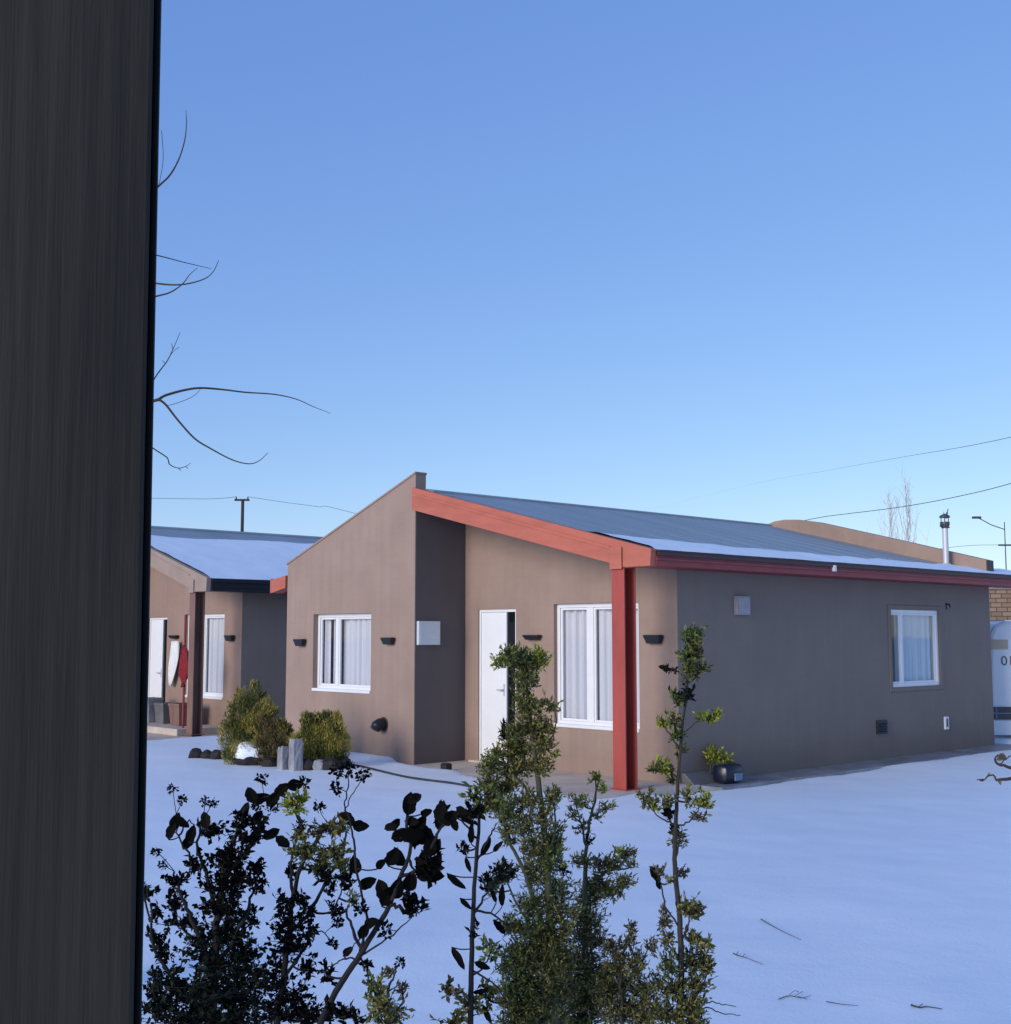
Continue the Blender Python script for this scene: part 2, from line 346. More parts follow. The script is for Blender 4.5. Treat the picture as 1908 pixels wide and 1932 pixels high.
# ------------------------------------------------------------------ houses
def wall_open(mb, x0, x1, y0, y1, z0, top, ops, m=0, axis='y'):
    "a wall along x (axis y) or along y (axis x), its top a function, with rectangular openings (lo, hi, z0, z1)"
    cuts = sorted({x0, x1}|{o[0] for o in ops}|{o[1] for o in ops})
    for a, b in zip(cuts, cuts[1:]):
        c = (a+b)/2; hit = sorted(o[2:4] for o in ops if o[0] < c < o[1])
        z = z0
        for lo, hi in hit:
            if lo > z: mb.prism([(a, z), (b, z), (b, lo), (a, lo)], axis, y0, y1, m)
            z = hi
        mb.prism([(a, z), (b, z), (b, top(b)), (a, top(a))], axis, y0, y1, m)
def make_window(parent, face, lo, hi, z0, z1, plane, inset, bars, gaps, cloth, sill=True, fw=.05):
    """a window whose frame is this mesh; pane, curtain and sill hang below it.
    face 'front' looks along -y of the house, 'side' looks along +x"""
    def bx(mb, a0, a1, d0, d1, q0, q1):       # d: depth behind the wall plane
        if face == 'front': mb.box(a0, a1, plane+d0, plane+d1, q0, q1)
        else: mb.box(plane-d1, plane-d0, a0, a1, q0, q1)
    f = MB()
    bx(f, lo, hi, inset, inset+.07, z0, z0+fw); bx(f, lo, hi, inset, inset+.07, z1-fw, z1)
    bx(f, lo, lo+fw, inset, inset+.07, z0+fw, z1-fw); bx(f, hi-fw, hi, inset, inset+.07, z0+fw, z1-fw)
    edges = [lo+fw]+[c for b in bars for c in b]+[hi-fw]
    for b in bars: bx(f, b[0], b[1], inset+.008, inset+.062, z0+fw, z1-fw)
    w = .028
    for k in range(0, len(edges), 2):          # the sash round each pane
        e0, e1 = edges[k], edges[k+1]; d0, d1 = inset+.02, inset+.05
        bx(f, e0, e0+w, d0, d1, z0+fw, z1-fw); bx(f, e1-w, e1, d0, d1, z0+fw, z1-fw)
        bx(f, e0+w, e1-w, d0, d1, z0+fw, z0+fw+w); bx(f, e0+w, e1-w, d0, d1, z1-fw-w, z1-fw)
    fr = f.build('window', M['white'], parent, bevel=.004)
    p = MB()
    for k in range(0, len(edges), 2): bx(p, edges[k]+w, edges[k+1]-w, inset+.034, inset+.038, z0+fw+w, z1-fw-w)
    p.build('pane', M['glass'], fr)
    c = MB(); d = inset+.10
    for g0, g1 in gaps:                        # curtains hang as folded cloth
        n = max(12, int((g1-g0)/.012)); vs = []
        for i in range(n+1):
            t = g0+(g1-g0)*i/n; dd = d+.026*math.sin(t*38+1.7*math.sin(t*9))+.008*math.sin(t*91)
            for q in (z0-.05, z1+.05): vs.append((t, plane+dd, q) if face == 'front' else (plane-dd, t, q))
        c.add(vs, [(2*i, 2*i+2, 2*i+3, 2*i+1) for i in range(n)])
    c.build('curtain', cloth, fr, smooth=True)
    if sill:
        s = MB(); bx(s, lo-.0, hi+.0, -.02, inset, z0-.03, z0+.012); s.build('sill', M['white'], fr, bevel=.006)
    return fr
def wall_lamp(parent, a, z, plane, w=.2, h=.1, mats=None):
    "up-and-down light: a body that narrows downwards, a cover plate and a back plate"
    l = MB(); d = .1
    l.add([(a-w*.5, plane-d, z+h/2), (a+w*.5, plane-d, z+h/2), (a+w*.5, plane-.012, z+h/2), (a-w*.5, plane-.012, z+h/2),
           (a-w*.36, plane-d*.72, z-h/2), (a+w*.36, plane-d*.72, z-h/2), (a+w*.36, plane-.012, z-h/2), (a-w*.36, plane-.012, z-h/2)],
          [(0, 1, 2, 3), (7, 6, 5, 4), (0, 4, 5, 1), (1, 5, 6, 2), (2, 6, 7, 3), (3, 7, 4, 0)])
    l.box(a-w*.3, a+w*.3, plane-.012, plane, z-h*.4, z+h*.4)
    o = l.build('wall_lamp', M['black'], parent, bevel=.006)
    MB().box(a-w*.44, a+w*.44, plane-d*.93, plane-.02, z+h/2, z+h/2+.006).build('cover', M['darkgrey'], o)
    return o
ZR, ZE, AE = 3.70, 2.66, 4.17                 # ridge, eave, overhang
SL = (ZR-ZE)/AE
def build_house(root, second=False):
    tan = M['tan_far'] if second else M['tan']
    ZR = 3.93 if second else 3.70; ZE = 2.70 if second else 2.66; SL = (ZR-ZE)/AE
    def roof_z(a): return ZR-SL*a
    # front gable wall with its parapet
    mb = MB(); gt = lambda a: ZR+.21+.358*a
    wall_open(mb, -3.09, -.004, 0, .18, -.2, gt, [(-2.38, -.97, .95, 2.04)])
    mb.build('gable_wall', tan, root)
    mb = MB(); mb.prism([(-3.11, gt(-3.11)+.003), (.0, gt(0)+.003), (.0, gt(0)+.03), (-3.11, gt(-3.11)+.03)], 'y', -.012, .192)
    mb.build('coping', tan, root)
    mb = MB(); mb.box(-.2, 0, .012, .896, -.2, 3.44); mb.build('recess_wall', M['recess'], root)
    # porch wall
    mb = MB()
    wall_open(mb, -.2, 3.765, .9, 1.08, -.2, lambda a: roof_z(max(a, 0))-.09, [(.27, 1.02, .03, 2.08), (1.73, 3.17, .6, 2.13)])
    mb.build('porch_wall', tan, root)
    # side, rear and far walls
    mb = MB(); wall_open(mb, .905, 8.7, 3.58, 3.77, -.2, lambda b: 2.6, [(5.67, 7.04, .99, 2.10)], axis='x')
    mb.build('side_wall', M['grey'], root)
    mb = MB(); mb.box(-3.09, -2.9, .181, 8.7, -.2, 2.62); mb.build('far_side_wall', M['grey'], root)
    mb = MB(); mb.prism([(-2.899, -.2), (3.579, -.2), (3.579, 2.68), (0, 3.55), (-2.899, 2.62)], 'y', 8.5, 8.69); mb.build('rear_wall', tan, root)
    # roof
    L = 9.35
    mb = MB()
    mb.prism([(0, ZR), (AE, ZE), (AE, ZE-.055), (0, ZR-.055)], 'y', .02, L)
    mb.prism([(0, ZR), (0, ZR-.055), (-3.5, 2.53), (-3.5, 2.585)], 'y', .195, L)
    for i in range(15):                          # low lap seams
        b = .3+i*.62; mb.prism([(.02, ZR-.001), (AE, ZE+.004), (AE, ZE), (.02, ZR-.003)], 'y', b-.02, b+.02)
    mb.prism([(-.12, ZR-.02), (0, ZR+.02), (.14, roof_z(.14)+.02), (.14, roof_z(.14)), (-.12, ZR-.05)], 'y', .2, L)
    rf = mb.build('roof', M['roof'], root)
    # snow left on the roof
    sn = MB(); nb, na = 150, 26
    def edge(b):
        n = .13*fbm(b, 1.3, .9, 4)+.05*fbm(b, 5., 4., 3)
        if second: return .62+.2*fbm(b, 2, .5, 4)+.15*math.sin(b*.55+.6)
        return 3.50-.42*math.exp(-(b/1.6)**2)+n+.02*b
    for j in range(nb+1):
        b = .03+(L-.06)*j/nb; e = max(.1, edge(b))
        for i in range(na+1):
            t = i/na; a = e+(AE+.012-e)*t
            th = .034*min(1, math.sin(min(t, 1)*math.pi*.5)*3)*min(1, (1-t)*14+.25)*(1+.25*fbm(a, b, 2.5, 3))
            if second: th *= min(1, max(.0, .95+.7*fbm(a*1.6+3, b*.35, 1.1, 3)))
            sn.v.append((a, b, roof_z(a)+th-.002+(.012 if i else 0)))
    sn.f = [(j*(na+1)+i, j*(na+1)+i+1, (j+1)*(na+1)+i+1, (j+1)*(na+1)+i) for j in range(nb) for i in range(na)]
    sn.m = [0]*len(sn.f); sn.build('roof_snow', M['snow'], rf, smooth=True)
    # rake beam along the porch front, and the eave boards
    beam = M['cream'] if second else M['red']
    mb = MB(); mb.prism([(0.0, ZR+.02), (AE+.03, ZE+.018), (AE+.015, 2.488), (3.82, 2.488), (0.0, ZR-.285)], 'y', -.07, .018)
    mb.build('rake_beam', beam, root, bevel=.004)
    mb = MB(); mb.prism([(.02, ZR-.06), (3.6, roof_z(3.6)-.065), (3.6, roof_z(3.6)-.105), (.02, ZR-.1)], 'y', -.082, -.0705)
    mb.build('beam_moulding', beam, root, bevel=.003)
    ev = M['roofdark'] if second else M['maroon']
    mb = MB(); mb.box(AE, AE+.03, .02, L, 2.49, ZE-.012); mb.box(AE+.03, AE+.045, .02, L, 2.555, 2.58)
    fa = mb.build('eave_fascia', ev, root, bevel=.003)
    mb = MB(); mb.box(AE-.01, AE+.06, .022, L, ZE-.0115, ZE+.004); mb.box(AE+.046, AE+.06, .022, L, ZE-.055, ZE-.0115)
    mb.build('drip_edge', M['roofdark'] if second else M['darkmaroon'], fa, bevel=.003)
    mb = MB(); mb.box(3.772, AE-.002, .02, L, 2.495, 2.515); mb.build('soffit', M['maroon'] if not second else M['roofdark'], root)
    mb = MB(); mb.prism([(-3.11, 2.64), (-3.5, 2.585), (-3.5, 2.38), (-3.11, 2.45)], 'y', -.03, .17); mb.box(-3.53, -3.502, -.03, L, 2.38, 2.6)
    mb.build('eave_end', M['red'], root, bevel=.004)
    if not second:
        MB().box(AE+.03, AE+.075, 3.5, 3.56, 2.55, 2.63).build('gutter_clip', M['white'], root, bevel=.005)
    # rear parapet standing above the roof
    if second: gt0 = ZR-3.7
    else: gt0 = 0
    tp = [(.02, 3.66), (.07, 3.715), (.2, 3.75), (.41, 3.765), (.7, 3.745), (1.06, 3.68), (1.8, 3.49), (2.65, 3.27), (3.4, 3.07), (4.08, 2.89)]
    tp = [(a, z+gt0*(1-a/AE)+(.04 if second else 0)) for a, z in tp]; mb = MB()
    for (a, z), (c, w) in zip(tp, tp[1:]): mb.prism([(a, z), (c, w), (c, roof_z(c)-.02), (a, roof_z(a)-.02)], 'y', 8.02, 8.2)
    mb.build('rear_parapet', tan, root)
    mb = MB(); mb.box(4.081, 4.1, 8.01, 8.21, roof_z(4.09)+.01, 2.885); mb.build('flashing', M['black'], root)
    # post: an open H section
    mb = MB(); pm = M['brownpost'] if second else M['postred']; a0, a1 = 3.60, 3.79; hz = 2.7 if second else 2.72
    mb.box(a0, a1, -.055, -.035, -.1, 2.492); mb.box(a0, a1, .125, .145, -.1, 2.492); mb.box(a0+.02, a0+.05, -.035, .125, -.1, 2.492)
    po = mb.build('post', pm, root, bevel=.004)
    MB().box(a0+.005, a1-.005, -.092, -.083, 2.47, hz).build('bracket', beam, po, bevel=.003)
    MB().box(a0-.03, a1+.03, -.09, .18, .018, .03).build('base_plate', pm, po)
    # openings
    make_window(root, 'front', -2.38, -.97, .95, 2.04, 0, .08, [(-1.93, -1.87)], [(-2.30, -2.2), (-2.13, -2.06), (-1.86, -.9)] , M['curtain'])
    make_window(root, 'front', 1.73, 3.17, .6, 2.13, .9, .06, [(2.26, 2.36)], [(1.66, 3.25)], M['curtain'])
    make_window(root, 'side', 5.67, 7.04, .99, 2.10, 3.77, .015, [(5.97, 6.03)], [(5.95, 7.1)], M['netcurtain'], sill=False)
    mb = MB()
    mb.box(3.771, 3.785, 5.59, 7.12, .93, .988); mb.box(3.771, 3.785, 5.59, 5.668, .988, 2.16); mb.box(3.771, 3.785, 7.042, 7.12, .988, 2.16); mb.box(3.771, 3.785, 5.668, 7.042, 2.102, 2.16)
    mb.build('window_surround', M['grey'], root, bevel=.004)
    d = MB(); d.box(.30, .79, .94, .985, .04, 2.04)
    for z0, z1 in ((.25, .95), (1.1, 1.9)): d.box(.37, .72, .937, .94, z0, z1)
    dr = d.build('door', M['doorwhite'], root, bevel=.004)
    d = MB(); d.box(.27, .30, .92, 1.0, .03, 2.08); d.box(.985, 1.02, .92, 1.0, .03, 2.08); d.box(.30, .985, .92, 1.0, 2.042, 2.08); d.box(.79, .81, .925, .995, .04, 2.042)
    d.build('door_frame', M['white'], dr, bevel=.003)
    MB().box(.81, .985, .95, .96, .04, 2.042).build('glass_strip', M['darkglass'], dr)
    d = MB(); d.tube([(.75, .94, 1.0), (.75, .89, 1.0), (.66, .89, 1.0)], .011, 8); d.box(.735, .765, .932, .9365, .92, 1.08)
    d.build('handle', M['steel'], dr)
    MB().box(.2, 1.06, .78, .9, .02, .05).build('doorstep', M['concrete'], root, bevel=.006)
    # lamps, boxes, vents
    wall_lamp(root, -2.66, 1.62, 0, .24, .1); wall_lamp(root, -.52, 1.65, 0, .24, .09)
    wall_lamp(root, 1.38, 1.70, .9, .3, .06); wall_lamp(root, 3.44, 1.68, .9, .26, .1)
    if second: return
    o = MB().box(0, .045, .03, .41, 1.6, 1.92).build('meter_box', M['plaque'], root, bevel=.006)
    MB().box(.045, .05, .05, .39, 1.62, 1.9).build('lid', M['plaque'], o, bevel=.003)
    mb = MB(); c = Vector((-.66, 0, .52))
    mb.tube([c, c+Vector((0, -.07, 0)), c+Vector((0, -.12, -.02)), c+Vector((0, -.15, -.06))], [.085, .085, .08, .07], 16)
    v = mb.build('round_vent', M['black'], root, smooth=True)
    MB().tube([c+Vector((.0, .001, 0)), c+Vector((0, -.012, 0))], .1, 18).build('collar', M['darkgrey'], v)
    mb = MB(); mb.box(3.77, 3.83, 1.99, 2.25, 1.98, 2.21); mb.box(3.83, 3.838, 2.01, 2.23, 2.0, 2.19); mb.build('junction_box', M['paleplastic'], root, bevel=.02)
    mb = MB(); mb.box(3.77, 3.79, 5.2, 5.47, .36, .55)
    for i in range(5): mb.prism([(3.79, .375+i*.034), (3.812, .37+i*.034), (3.79, .4+i*.034)], 'y', 5.215, 5.455)
    mb.build('wall_vent', M['black'], root, bevel=.003)
    mb = MB(); mb.box(3.77, 3.8, 7.1, 7.21, .33, .52); o = mb.build('socket_box', M['white'], root, bevel=.006)
    MB().box(3.8, 3.806, 7.13, 7.17, .37, .49).build('socket_cover', M['darkgrey'], o, bevel=.002)
    mb = MB(); mb.tube([(3.77, 7.3, 2.2), (3.82, 7.3, 2.2), (3.835, 7.3, 2.15)], .012, 6); mb.box(3.77, 3.782, 7.285, 7.315, 2.12, 2.22); mb.build('wall_hook', M['black'], root)
    # chimney pipe
    a, b = 3.5, 7.86; z = roof_z(a)
    mb = MB(); mb.tube([(a, b, z-.02), (a, b, z+.62)], .044, 16); mb.tube([(a, b, z-.01), (a, b, z+.03)], [.11, .055], 16)
    ch = mb.build('chimney', M['steel'], root, smooth=False)
    mb = MB(); mb.tube([(a, b, z-.12+.7), (a, b, z-.12+.76), (a, b, z-.12+.80)], [.052, .075, .075], 14); mb.tube([(a, b, z-.12+.87), (a, b, z-.12+.9), (a, b, z-.12+.93)], [.085, .075, .015], 14)
    for k in range(6):
        t = k*math.pi/3; mb.tube([(a+.06*math.cos(t), b+.06*math.sin(t), z-.12+.78), (a+.065*math.cos(t), b+.065*math.sin(t), z-.12+.9)], .006, 5)
    rr = random.Random(4)
    mb.tube([(a-.02, b-.12, z-.12+.73), (a+.02, b+.1, z-.12+.72)], .012, 6)
    for k in range(7):
        t = rr.uniform(0, 6.28); q = rr.uniform(.05, .11)
        mb.tube([(a+.04*math.cos(t), b+.04*math.sin(t), z-.12+.86), (a+q*math.cos(t), b+q*math.sin(t), z-.12+.93+rr.uniform(0, .09))], [.008, .004], 5)
    mb.build('cowl', M['darkgrey'], ch)
house = empty('terraced_house', G, RZ); build_house(house)
tag(house, 'tan and charcoal single storey house with red roof beam and red porch post', 'house', 'houses of the row')
house2 = empty('terraced_house', wld(DA, DB), RZ); build_house(house2, True)
tag(house2, 'tan house with snow covered roof, shadow-blackened gutter and brown post, behind the yellow shrubs', 'house', 'houses of the row')

# ------------------------------------------------------------------ things behind
bb = empty('brick_building', (10.2, 31, 0), R(-6))
mb = MB(); mb.box(0, 14, 0, 8, -.3, 2.85)
def brick_mat():
    m, nt, b = mat('tan_brick', .85, .2)
    tc = N(nt, 'ShaderNodeTexCoord'); sx = N(nt, 'ShaderNodeSeparateXYZ'); nt.links.new(tc.outputs['Object'], sx.inputs[0])
    ad = N(nt, 'ShaderNodeMath', operation='ADD'); nt.links.new(sx.outputs[0], ad.inputs[0]); nt.links.new(sx.outputs[1], ad.inputs[1])
    cx = N(nt, 'ShaderNodeCombineXYZ'); nt.links.new(ad.outputs[0], cx.inputs[0]); nt.links.new(sx.outputs[2], cx.inputs[1])
    br = N(nt, 'ShaderNodeTexBrick', **{'Scale': 1.0, 'Mortar Size': .012, 'Brick Width': .26, 'Row Height': .11})
    br.inputs['Color1'].default_value = (.3, .19, .12, 1); br.inputs['Color2'].default_value = (.38, .26, .17, 1); br.inputs['Mortar'].default_value = (.12, .09, .07, 1)
    nt.links.new(cx.outputs[0], br.inputs['Vector']); nt.links.new(br.outputs[0], b.inputs['Base Color'])
    n = N(nt, 'ShaderNodeTexNoise', Scale=40.0); nt.links.new(tc.outputs['Object'], n.inputs['Vector']); bump(nt, b, n.outputs[0], .3, .01); return m
M['brick'] = brick_mat()
mb.build('wall', M['brick'], bb)
mb = MB(); mb.box(-.06, 14.06, -.06, 8.06, 2.853, 3.08); mb.build('ring_beam', M['cream'], bb, bevel=.01)
mb = MB(); mb.prism([(-.3, 3.083), (8.3, 3.083), (8.3, 3.2), (-.3, 3.2)], 'x', -.3, 14.3); mb.build('roof', M['roof'], bb)
f = MB(); f.box(2, 3.6, -.03, .02, .9, 2.1); w_ = f.build('window', M['white'], bb); MB().box(2.06, 3.54, -.034, -.031, .96, 2.04).build('pane', M['darkglass'], w_)
tag(bb, 'tan brick building with cream ring beam behind the white van', 'building')

van = empty('parked_van', (7.98, 20.9, 0), R(-4))
prof = [(0.02, .34), (0, .5), (.01, 1.2), (.05, 1.75), (.12, 1.9), (.3, 1.97), (1.2, 1.95), (2.9, 1.95), (3.25, 1.9), (3.75, 1.2), (4.5, .98), (4.62, .75), (4.62, .34)]
mb = MB(); mb.prism(prof, 'y', 0, 1.8); mb.build('body', M['vanwhite'], van, bevel=.06)
mb = MB(); mb.box(-.02, 1.25, -.03, .02, .36, .56); vb = mb.build('side_grille', M['darkgrey'], van, bevel=.006)
mb = MB()
for i in range(4): mb.box(.08+i*.3, .1+i*.3, -.037, -.03, .37, .55)
mb.box(0, 1.24, -.037, -.03, .45, .465); mb.build('grille_bars', M['paleblue'], vb)
MB().box(.02, 1.2, -.012, .02, .1, .34).build('side_skirt', M['vanwhite'], van, bevel=.01)
MB().box(.05, .33, -.008, .02, 1.5, 1.66).build('beige_panel', M['beige'], van, bevel=.004)
fc = bpy.data.curves.new('lettering', 'FONT'); fc.body = '0II'; fc.size = .22; fc.extrude = .002; fc.space_character = 1.25
lo_ = bpy.data.objects.new('lettering', fc); COL.objects.link(lo_); lo_.parent = van; lo_.location = (.2, -.006, 1.24); lo_.rotation_euler = (R(90), 0, 0)
fc.materials.append(M['lettering'])
bpy.context.view_layer.update()
lm = bpy.data.meshes.new_from_object(lo_.evaluated_get(bpy.context.evaluated_depsgraph_get()))
ln = bpy.data.objects.new('lettering', lm); COL.objects.link(ln); ln.parent = van; ln.location = lo_.location; ln.rotation_euler = lo_.rotation_euler
bpy.data.objects.remove(lo_); ln.name = 'lettering'
for x in (1.6, 3.8):
    for y in (-.01, 1.66):
        t = MB(); t.tube([(x, y, .32), (x, y+.18, .32)], .32, 20); wh = t.build('wheel', M['tyre'], van)
        MB().tube([(x, y-.006, .32), (x, y+.05, .32)], .19, 16).build('rim', M['steel'], wh)
g = MB(); g.box(2.3, 3.3, -.006, .01, 1.3, 1.8); g.build('side_window', M['darkglass'], van)
tag(van, 'white van with grey lettering and beige panel parked past the house end', 'van')

def tube_thing(name, pts, r, m, label, cat, group=None, kind=None, k=6, n=6):
    mb = MB(); P = smooth_line(pts, n); mb.tube(P, r if not hasattr(r, '__len__') else [r[0]+(r[1]-r[0])*i/(len(P)-1) for i in range(len(P))], k)
    return tag(mb.build(name, m, smooth=True), label, cat, group, kind)
# pole with crossarm behind the left roof
Y = 42
p = empty('utility_pole', (at(457, 1000, Y).x, Y, 0)); top = at(457, 945, Y).z
MB().tube([(0, 0, -.3), (0, 0, top)], [.07, .052], 10).build('mast', M['bark'], p)
q = MB(); q.box(-.27, .22, -.05, .05, top, top+.06); q.build('crossarm', M['bark'], p)
for x in (-.22, .17): MB().tube([(x, 0, top+.06), (x, 0, top+.14)], [.03, .02], 8).build('insulator', M['darkgrey'], p)
tag(p, 'dark utility pole with short crossarm above the snowy left roof', 'utility pole')
tube_thing('power_line', [(-24, 44, 6.75), at(290, 940, Y), at(400, 941, Y), (p.location.x-.2, Y, top+.14)], .007, M['wire'], 'thin wire running left from the crossarm pole', 'power line', 'overhead wires')
tube_thing('power_line', [(p.location.x+.17, Y, top+.14), at(540, 948, Y+1), at(600, 956, Y+2), at(660, 966, Y+3), (1, Y+8, 4.6)], .007, M['wire'], 'thin wire running right from the crossarm pole to the gable', 'power line', 'overhead wires')
# wires and lamp at the right
tube_thing('power_line', [at(1508, 984, 26), at(1555, 975, 25.5), at(1610, 968, 25), at(1675, 960, 24), at(1740, 950, 23), at(1820, 934, 22), at(1908, 912, 21), at(2150, 840, 19)], .006, M['wire'], 'lower thin wire rising rightwards above the chimney pipe', 'power line', 'overhead wires')
tube_thing('power_line', [at(1130, 985, 95), at(1400, 918, 66), at(1560, 888, 45), at(1705, 862, 32), at(1850, 837, 25), at(2150, 770, 18)], (.0006, .0062), M['wire'], 'upper thin wire high above the chimney pipe', 'power line', 'overhead wires')
Y = 46
p = empty('street_lamp', (at(1896, 1000, Y).x, Y, 0)); zt = at(1896, 985, Y).z; ox = p.location.x
MB().tube([(0, 0, -.3), (.0, 0, zt)], [.034, .016], 8).build('pole', M['darkgrey'], p)
e = [at(1896, 999, Y), at(1870, 990, Y), at(1852, 980, Y), at(1845, 977, Y)]
q = MB(); q.tube([Vector((v.x-ox, 0, v.z)) for v in e], .017, 6); q.build('arm', M['darkgrey'], p)
q = MB(); v = at(1845, 977, Y); q.box(v.x-ox-.2, v.x-ox+.12, -.07, .07, v.z-.03, v.z+.05); q.build('lamp_head', M['darkgrey'], p, bevel=.02)
q = MB(); q.box(-.25, .4, -.03, .03, at(0, 1030, Y).z, at(0, 1027, Y).z); q.build('crossarm', M['darkgrey'], p)
tag(p, 'thin street lamp with a long slanting arm right of the chimney pipe', 'street lamp')
tube_thing('power_line', [at(1660, 1052, 60), at(1800, 1032, 48), (ox-.2, Y, at(0, 1028, Y).z), at(2000, 1028, 44)], .007, M['wire'], 'faint wire fixed to the crossarm of the street lamp', 'power line', 'overhead wires')
tube_thing('power_line', [at(1700, 1086, 60), at(1860, 1081, 50), at(1960, 1081, 46)], .007, M['wire'], 'faint wire just above the roof end, below the lamp crossarm', 'power line', 'overhead wires')

# ------------------------------------------------------------------ vegetation builders
def leaf(mb, p, d, n, L, w, m):
    "one folded leaf: base p, direction d, face normal n"
    s = d.cross(n)
    if s.length < 1e-4: s = d.cross(Vector((.3, .5, .8)))
    s.normalize(); n = s.cross(d)
    k = .22*w
    mb.add([p, p+d*L*.45+s*w*.5+n*k, p+d*L, p+d*L*.45-s*w*.5+n*k, p+d*L*.5], [(0, 4, 1), (4, 2, 1), (0, 3, 4), (4, 3, 2)], m)
def oval(mb, p, d, n, L, w, m):
    s = d.cross(n)
    if s.length < 1e-4: s = d.cross(Vector((.3, .5, .8)))
    s.normalize(); n = s.cross(d); K = 7
    vs = [p+d*(L*i/K)-n*(.12*L*(i/K)**2) for i in range(K+1)]
    for sg in (1, -1):
        for i in range(1, K):
            t = i/K; wd = w*.55*math.sin(math.pi*t**.85)**.65*(1+.12*random.uniform(-1, 1))
            vs.append(vs[i]+s*wd*sg+n*wd*.3)
    fs = []
    for q in range(2):
        o = K+1+q*(K-1)
        fs.append((0, 1, o)); fs += [(i, i+1, o+i, o+i-1) for i in range(1, K-1)]; fs.append((K-1, K, o+K-2))
    mb.add(vs, fs, m)
def rdir(up=0., rnd=random):
    while 1:
        v = Vector((rnd.uniform(-1, 1), rnd.uniform(-1, 1), rnd.uniform(-1, 1)))
        if .05 < v.length < 1: break
    v.normalize(); v.z += up; return v.normalized()
class Shrub:
    """stems drawn as lines through space; clumps are ellipsoids filled with twigs that start on the nearest stem"""
    def __init__(s, Y, conv, base=None):
        s.Y = Y; s.c = conv; s.st = MB(); s.fo = MB(); s.pts = []; s.base = base
    def P(s, x, y, dy=0):
        X, Z = s.c(x, y); return at(X, Z, s.Y+dy)
    def stem(s, pts, r0, r1, root=False, wob=.012):
        P = [s.P(p[0], p[1], (p[2] if len(p) > 2 else 0)) for p in pts]
        if root:
            b = P[0]; P = [Vector((b.x+random.uniform(-.03, .03), b.y+random.uniform(-.03, .05), -.05))]+P
        P = smooth_line(P, 5)
        P = [p+rdir()*wob*.35*random.random() if 0 < i < len(P)-1 else p for i, p in enumerate(P)]
        n = len(P)-1; s.st.tube(P, [r0+(r1-r0)*i/n for i in range(n+1)], 6)
        s.pts += P
    def clump(s, x, y, rx, ry, kind, dens=1., L=.016, w=.008, up=.35, dy=None, tw=None, ov=False, K=1.):
        px = s.P(x+1, y).x-s.P(x, y).x
        ax, az = rx*px*1.17, ry*px*1.17; ay = (ax+az)/2*.9
        c = s.P(x, y, random.uniform(-.03, .03) if dy is None else dy)
        near = sorted(s.pts, key=lambda q: (q-c).length+max(0, q.z-c.z)*1.5)[:6]
        n = max(6, int(dens*ax*az*3.14*K*3.1/(L*w*.5)))
        nt = tw or max(3, int(n/16)); per = max(4, n//nt); m = LK.index(kind)
        q = random.choice(near[:3]); b0 = c+Vector((0, 0, -.35*az))
        mid = q.lerp(b0, .5)+Vector((0, 0, -.08))*(b0-q).length
        s.st.tube(smooth_line([q, mid, b0, c+Vector((0, 0, .3*az))], 4), [.0021]*9+[.0016, .0013, .0011, .001], 4, cap=False)
        per = 7; nt = tw or max(4, n//per)
        for _ in range(nt):
            q = c+Vector((random.gauss(0, .3)*ax, random.gauss(0, .3)*ay, random.uniform(-.6, .35)*az))
            v = rdir(); k = (.55+.45*random.random()**.5)*(1.12 if random.random() < .8 else 1.35)
            e = c+Vector((v.x*ax, v.y*ay, v.z*az))*k
            mid = q.lerp(e, .5)+Vector((random.uniform(-.2, .2), random.uniform(-.2, .2), -.12))*(e-q).length
            T = [q*(1-t)**2+mid*2*t*(1-t)+e*t*t for t in (0, .33, .66, 1)]
            s.st.tube(T, [.0012, .001, .0008, .0005], 3, cap=False)
            for i in range(per):
                t = .12+.88*(i+random.random())/per
                p = q*(1-t)**2+mid*2*t*(1-t)+e*t*t
                td = ((mid-q)*(1-t)+(e-mid)*t).normalized()
                d = (td*.6+rdir(up)).normalized(); k = random.uniform(.6, 1.25)
                kk = m if random.random() > .16 else random.choice([m, LK.index('dark') if kind in ('black', 'green', 'dark') else LK.index('golddark')])
                (oval if ov else leaf)(s.fo, p, d, rdir(.8), L*k, w*k, kk)
    def big(s, x, y, ang, L=.05, w=.026, kind='black', dy=0):
        "a single large leaf, its base joined to the nearest stem by a stalk"
        p = s.P(x, y, dy+random.uniform(-.015, .015)); a = R(ang)
        d = Vector((math.cos(a), random.uniform(-.5, .5), math.sin(a))).normalized()
        b = p-d*L*.5
        q = min(s.pts, key=lambda t: (t-b).length+max(0, t.z-b.z)*.6)
        mid = q.lerp(b, .55)+Vector((0, 0, -.06*(b-q).length))
        s.st.tube(smooth_line([q, mid, b], 4), .0013, 4)
        oval(s.fo, b, d, Vector((random.uniform(-.4, .4), -1, random.uniform(-.3, .6))), L, w, LK.index(kind))
    def head(s, x, y, r=.014, kind='black'):
        "dry flower head on a thin stalk"
        c = s.P(x, y, random.uniform(-.02, .02)); q = min(s.pts, key=lambda t: (t-c).length+max(0, t.z-c.z)*2)
        mid = q.lerp(c, .6)+Vector((random.uniform(-.2, .2), 0, .05))*(c-q).length*.5
        s.st.tube(smooth_line([q, mid, c], 5), .0009, 3)
        for _ in range(46):
            d = rdir(); leaf(s.fo, c+d*r*random.uniform(.1, .75), (d+rdir()*.8).normalized(), rdir(), r*random.uniform(.4, .7), r*.42, LK.index(kind))
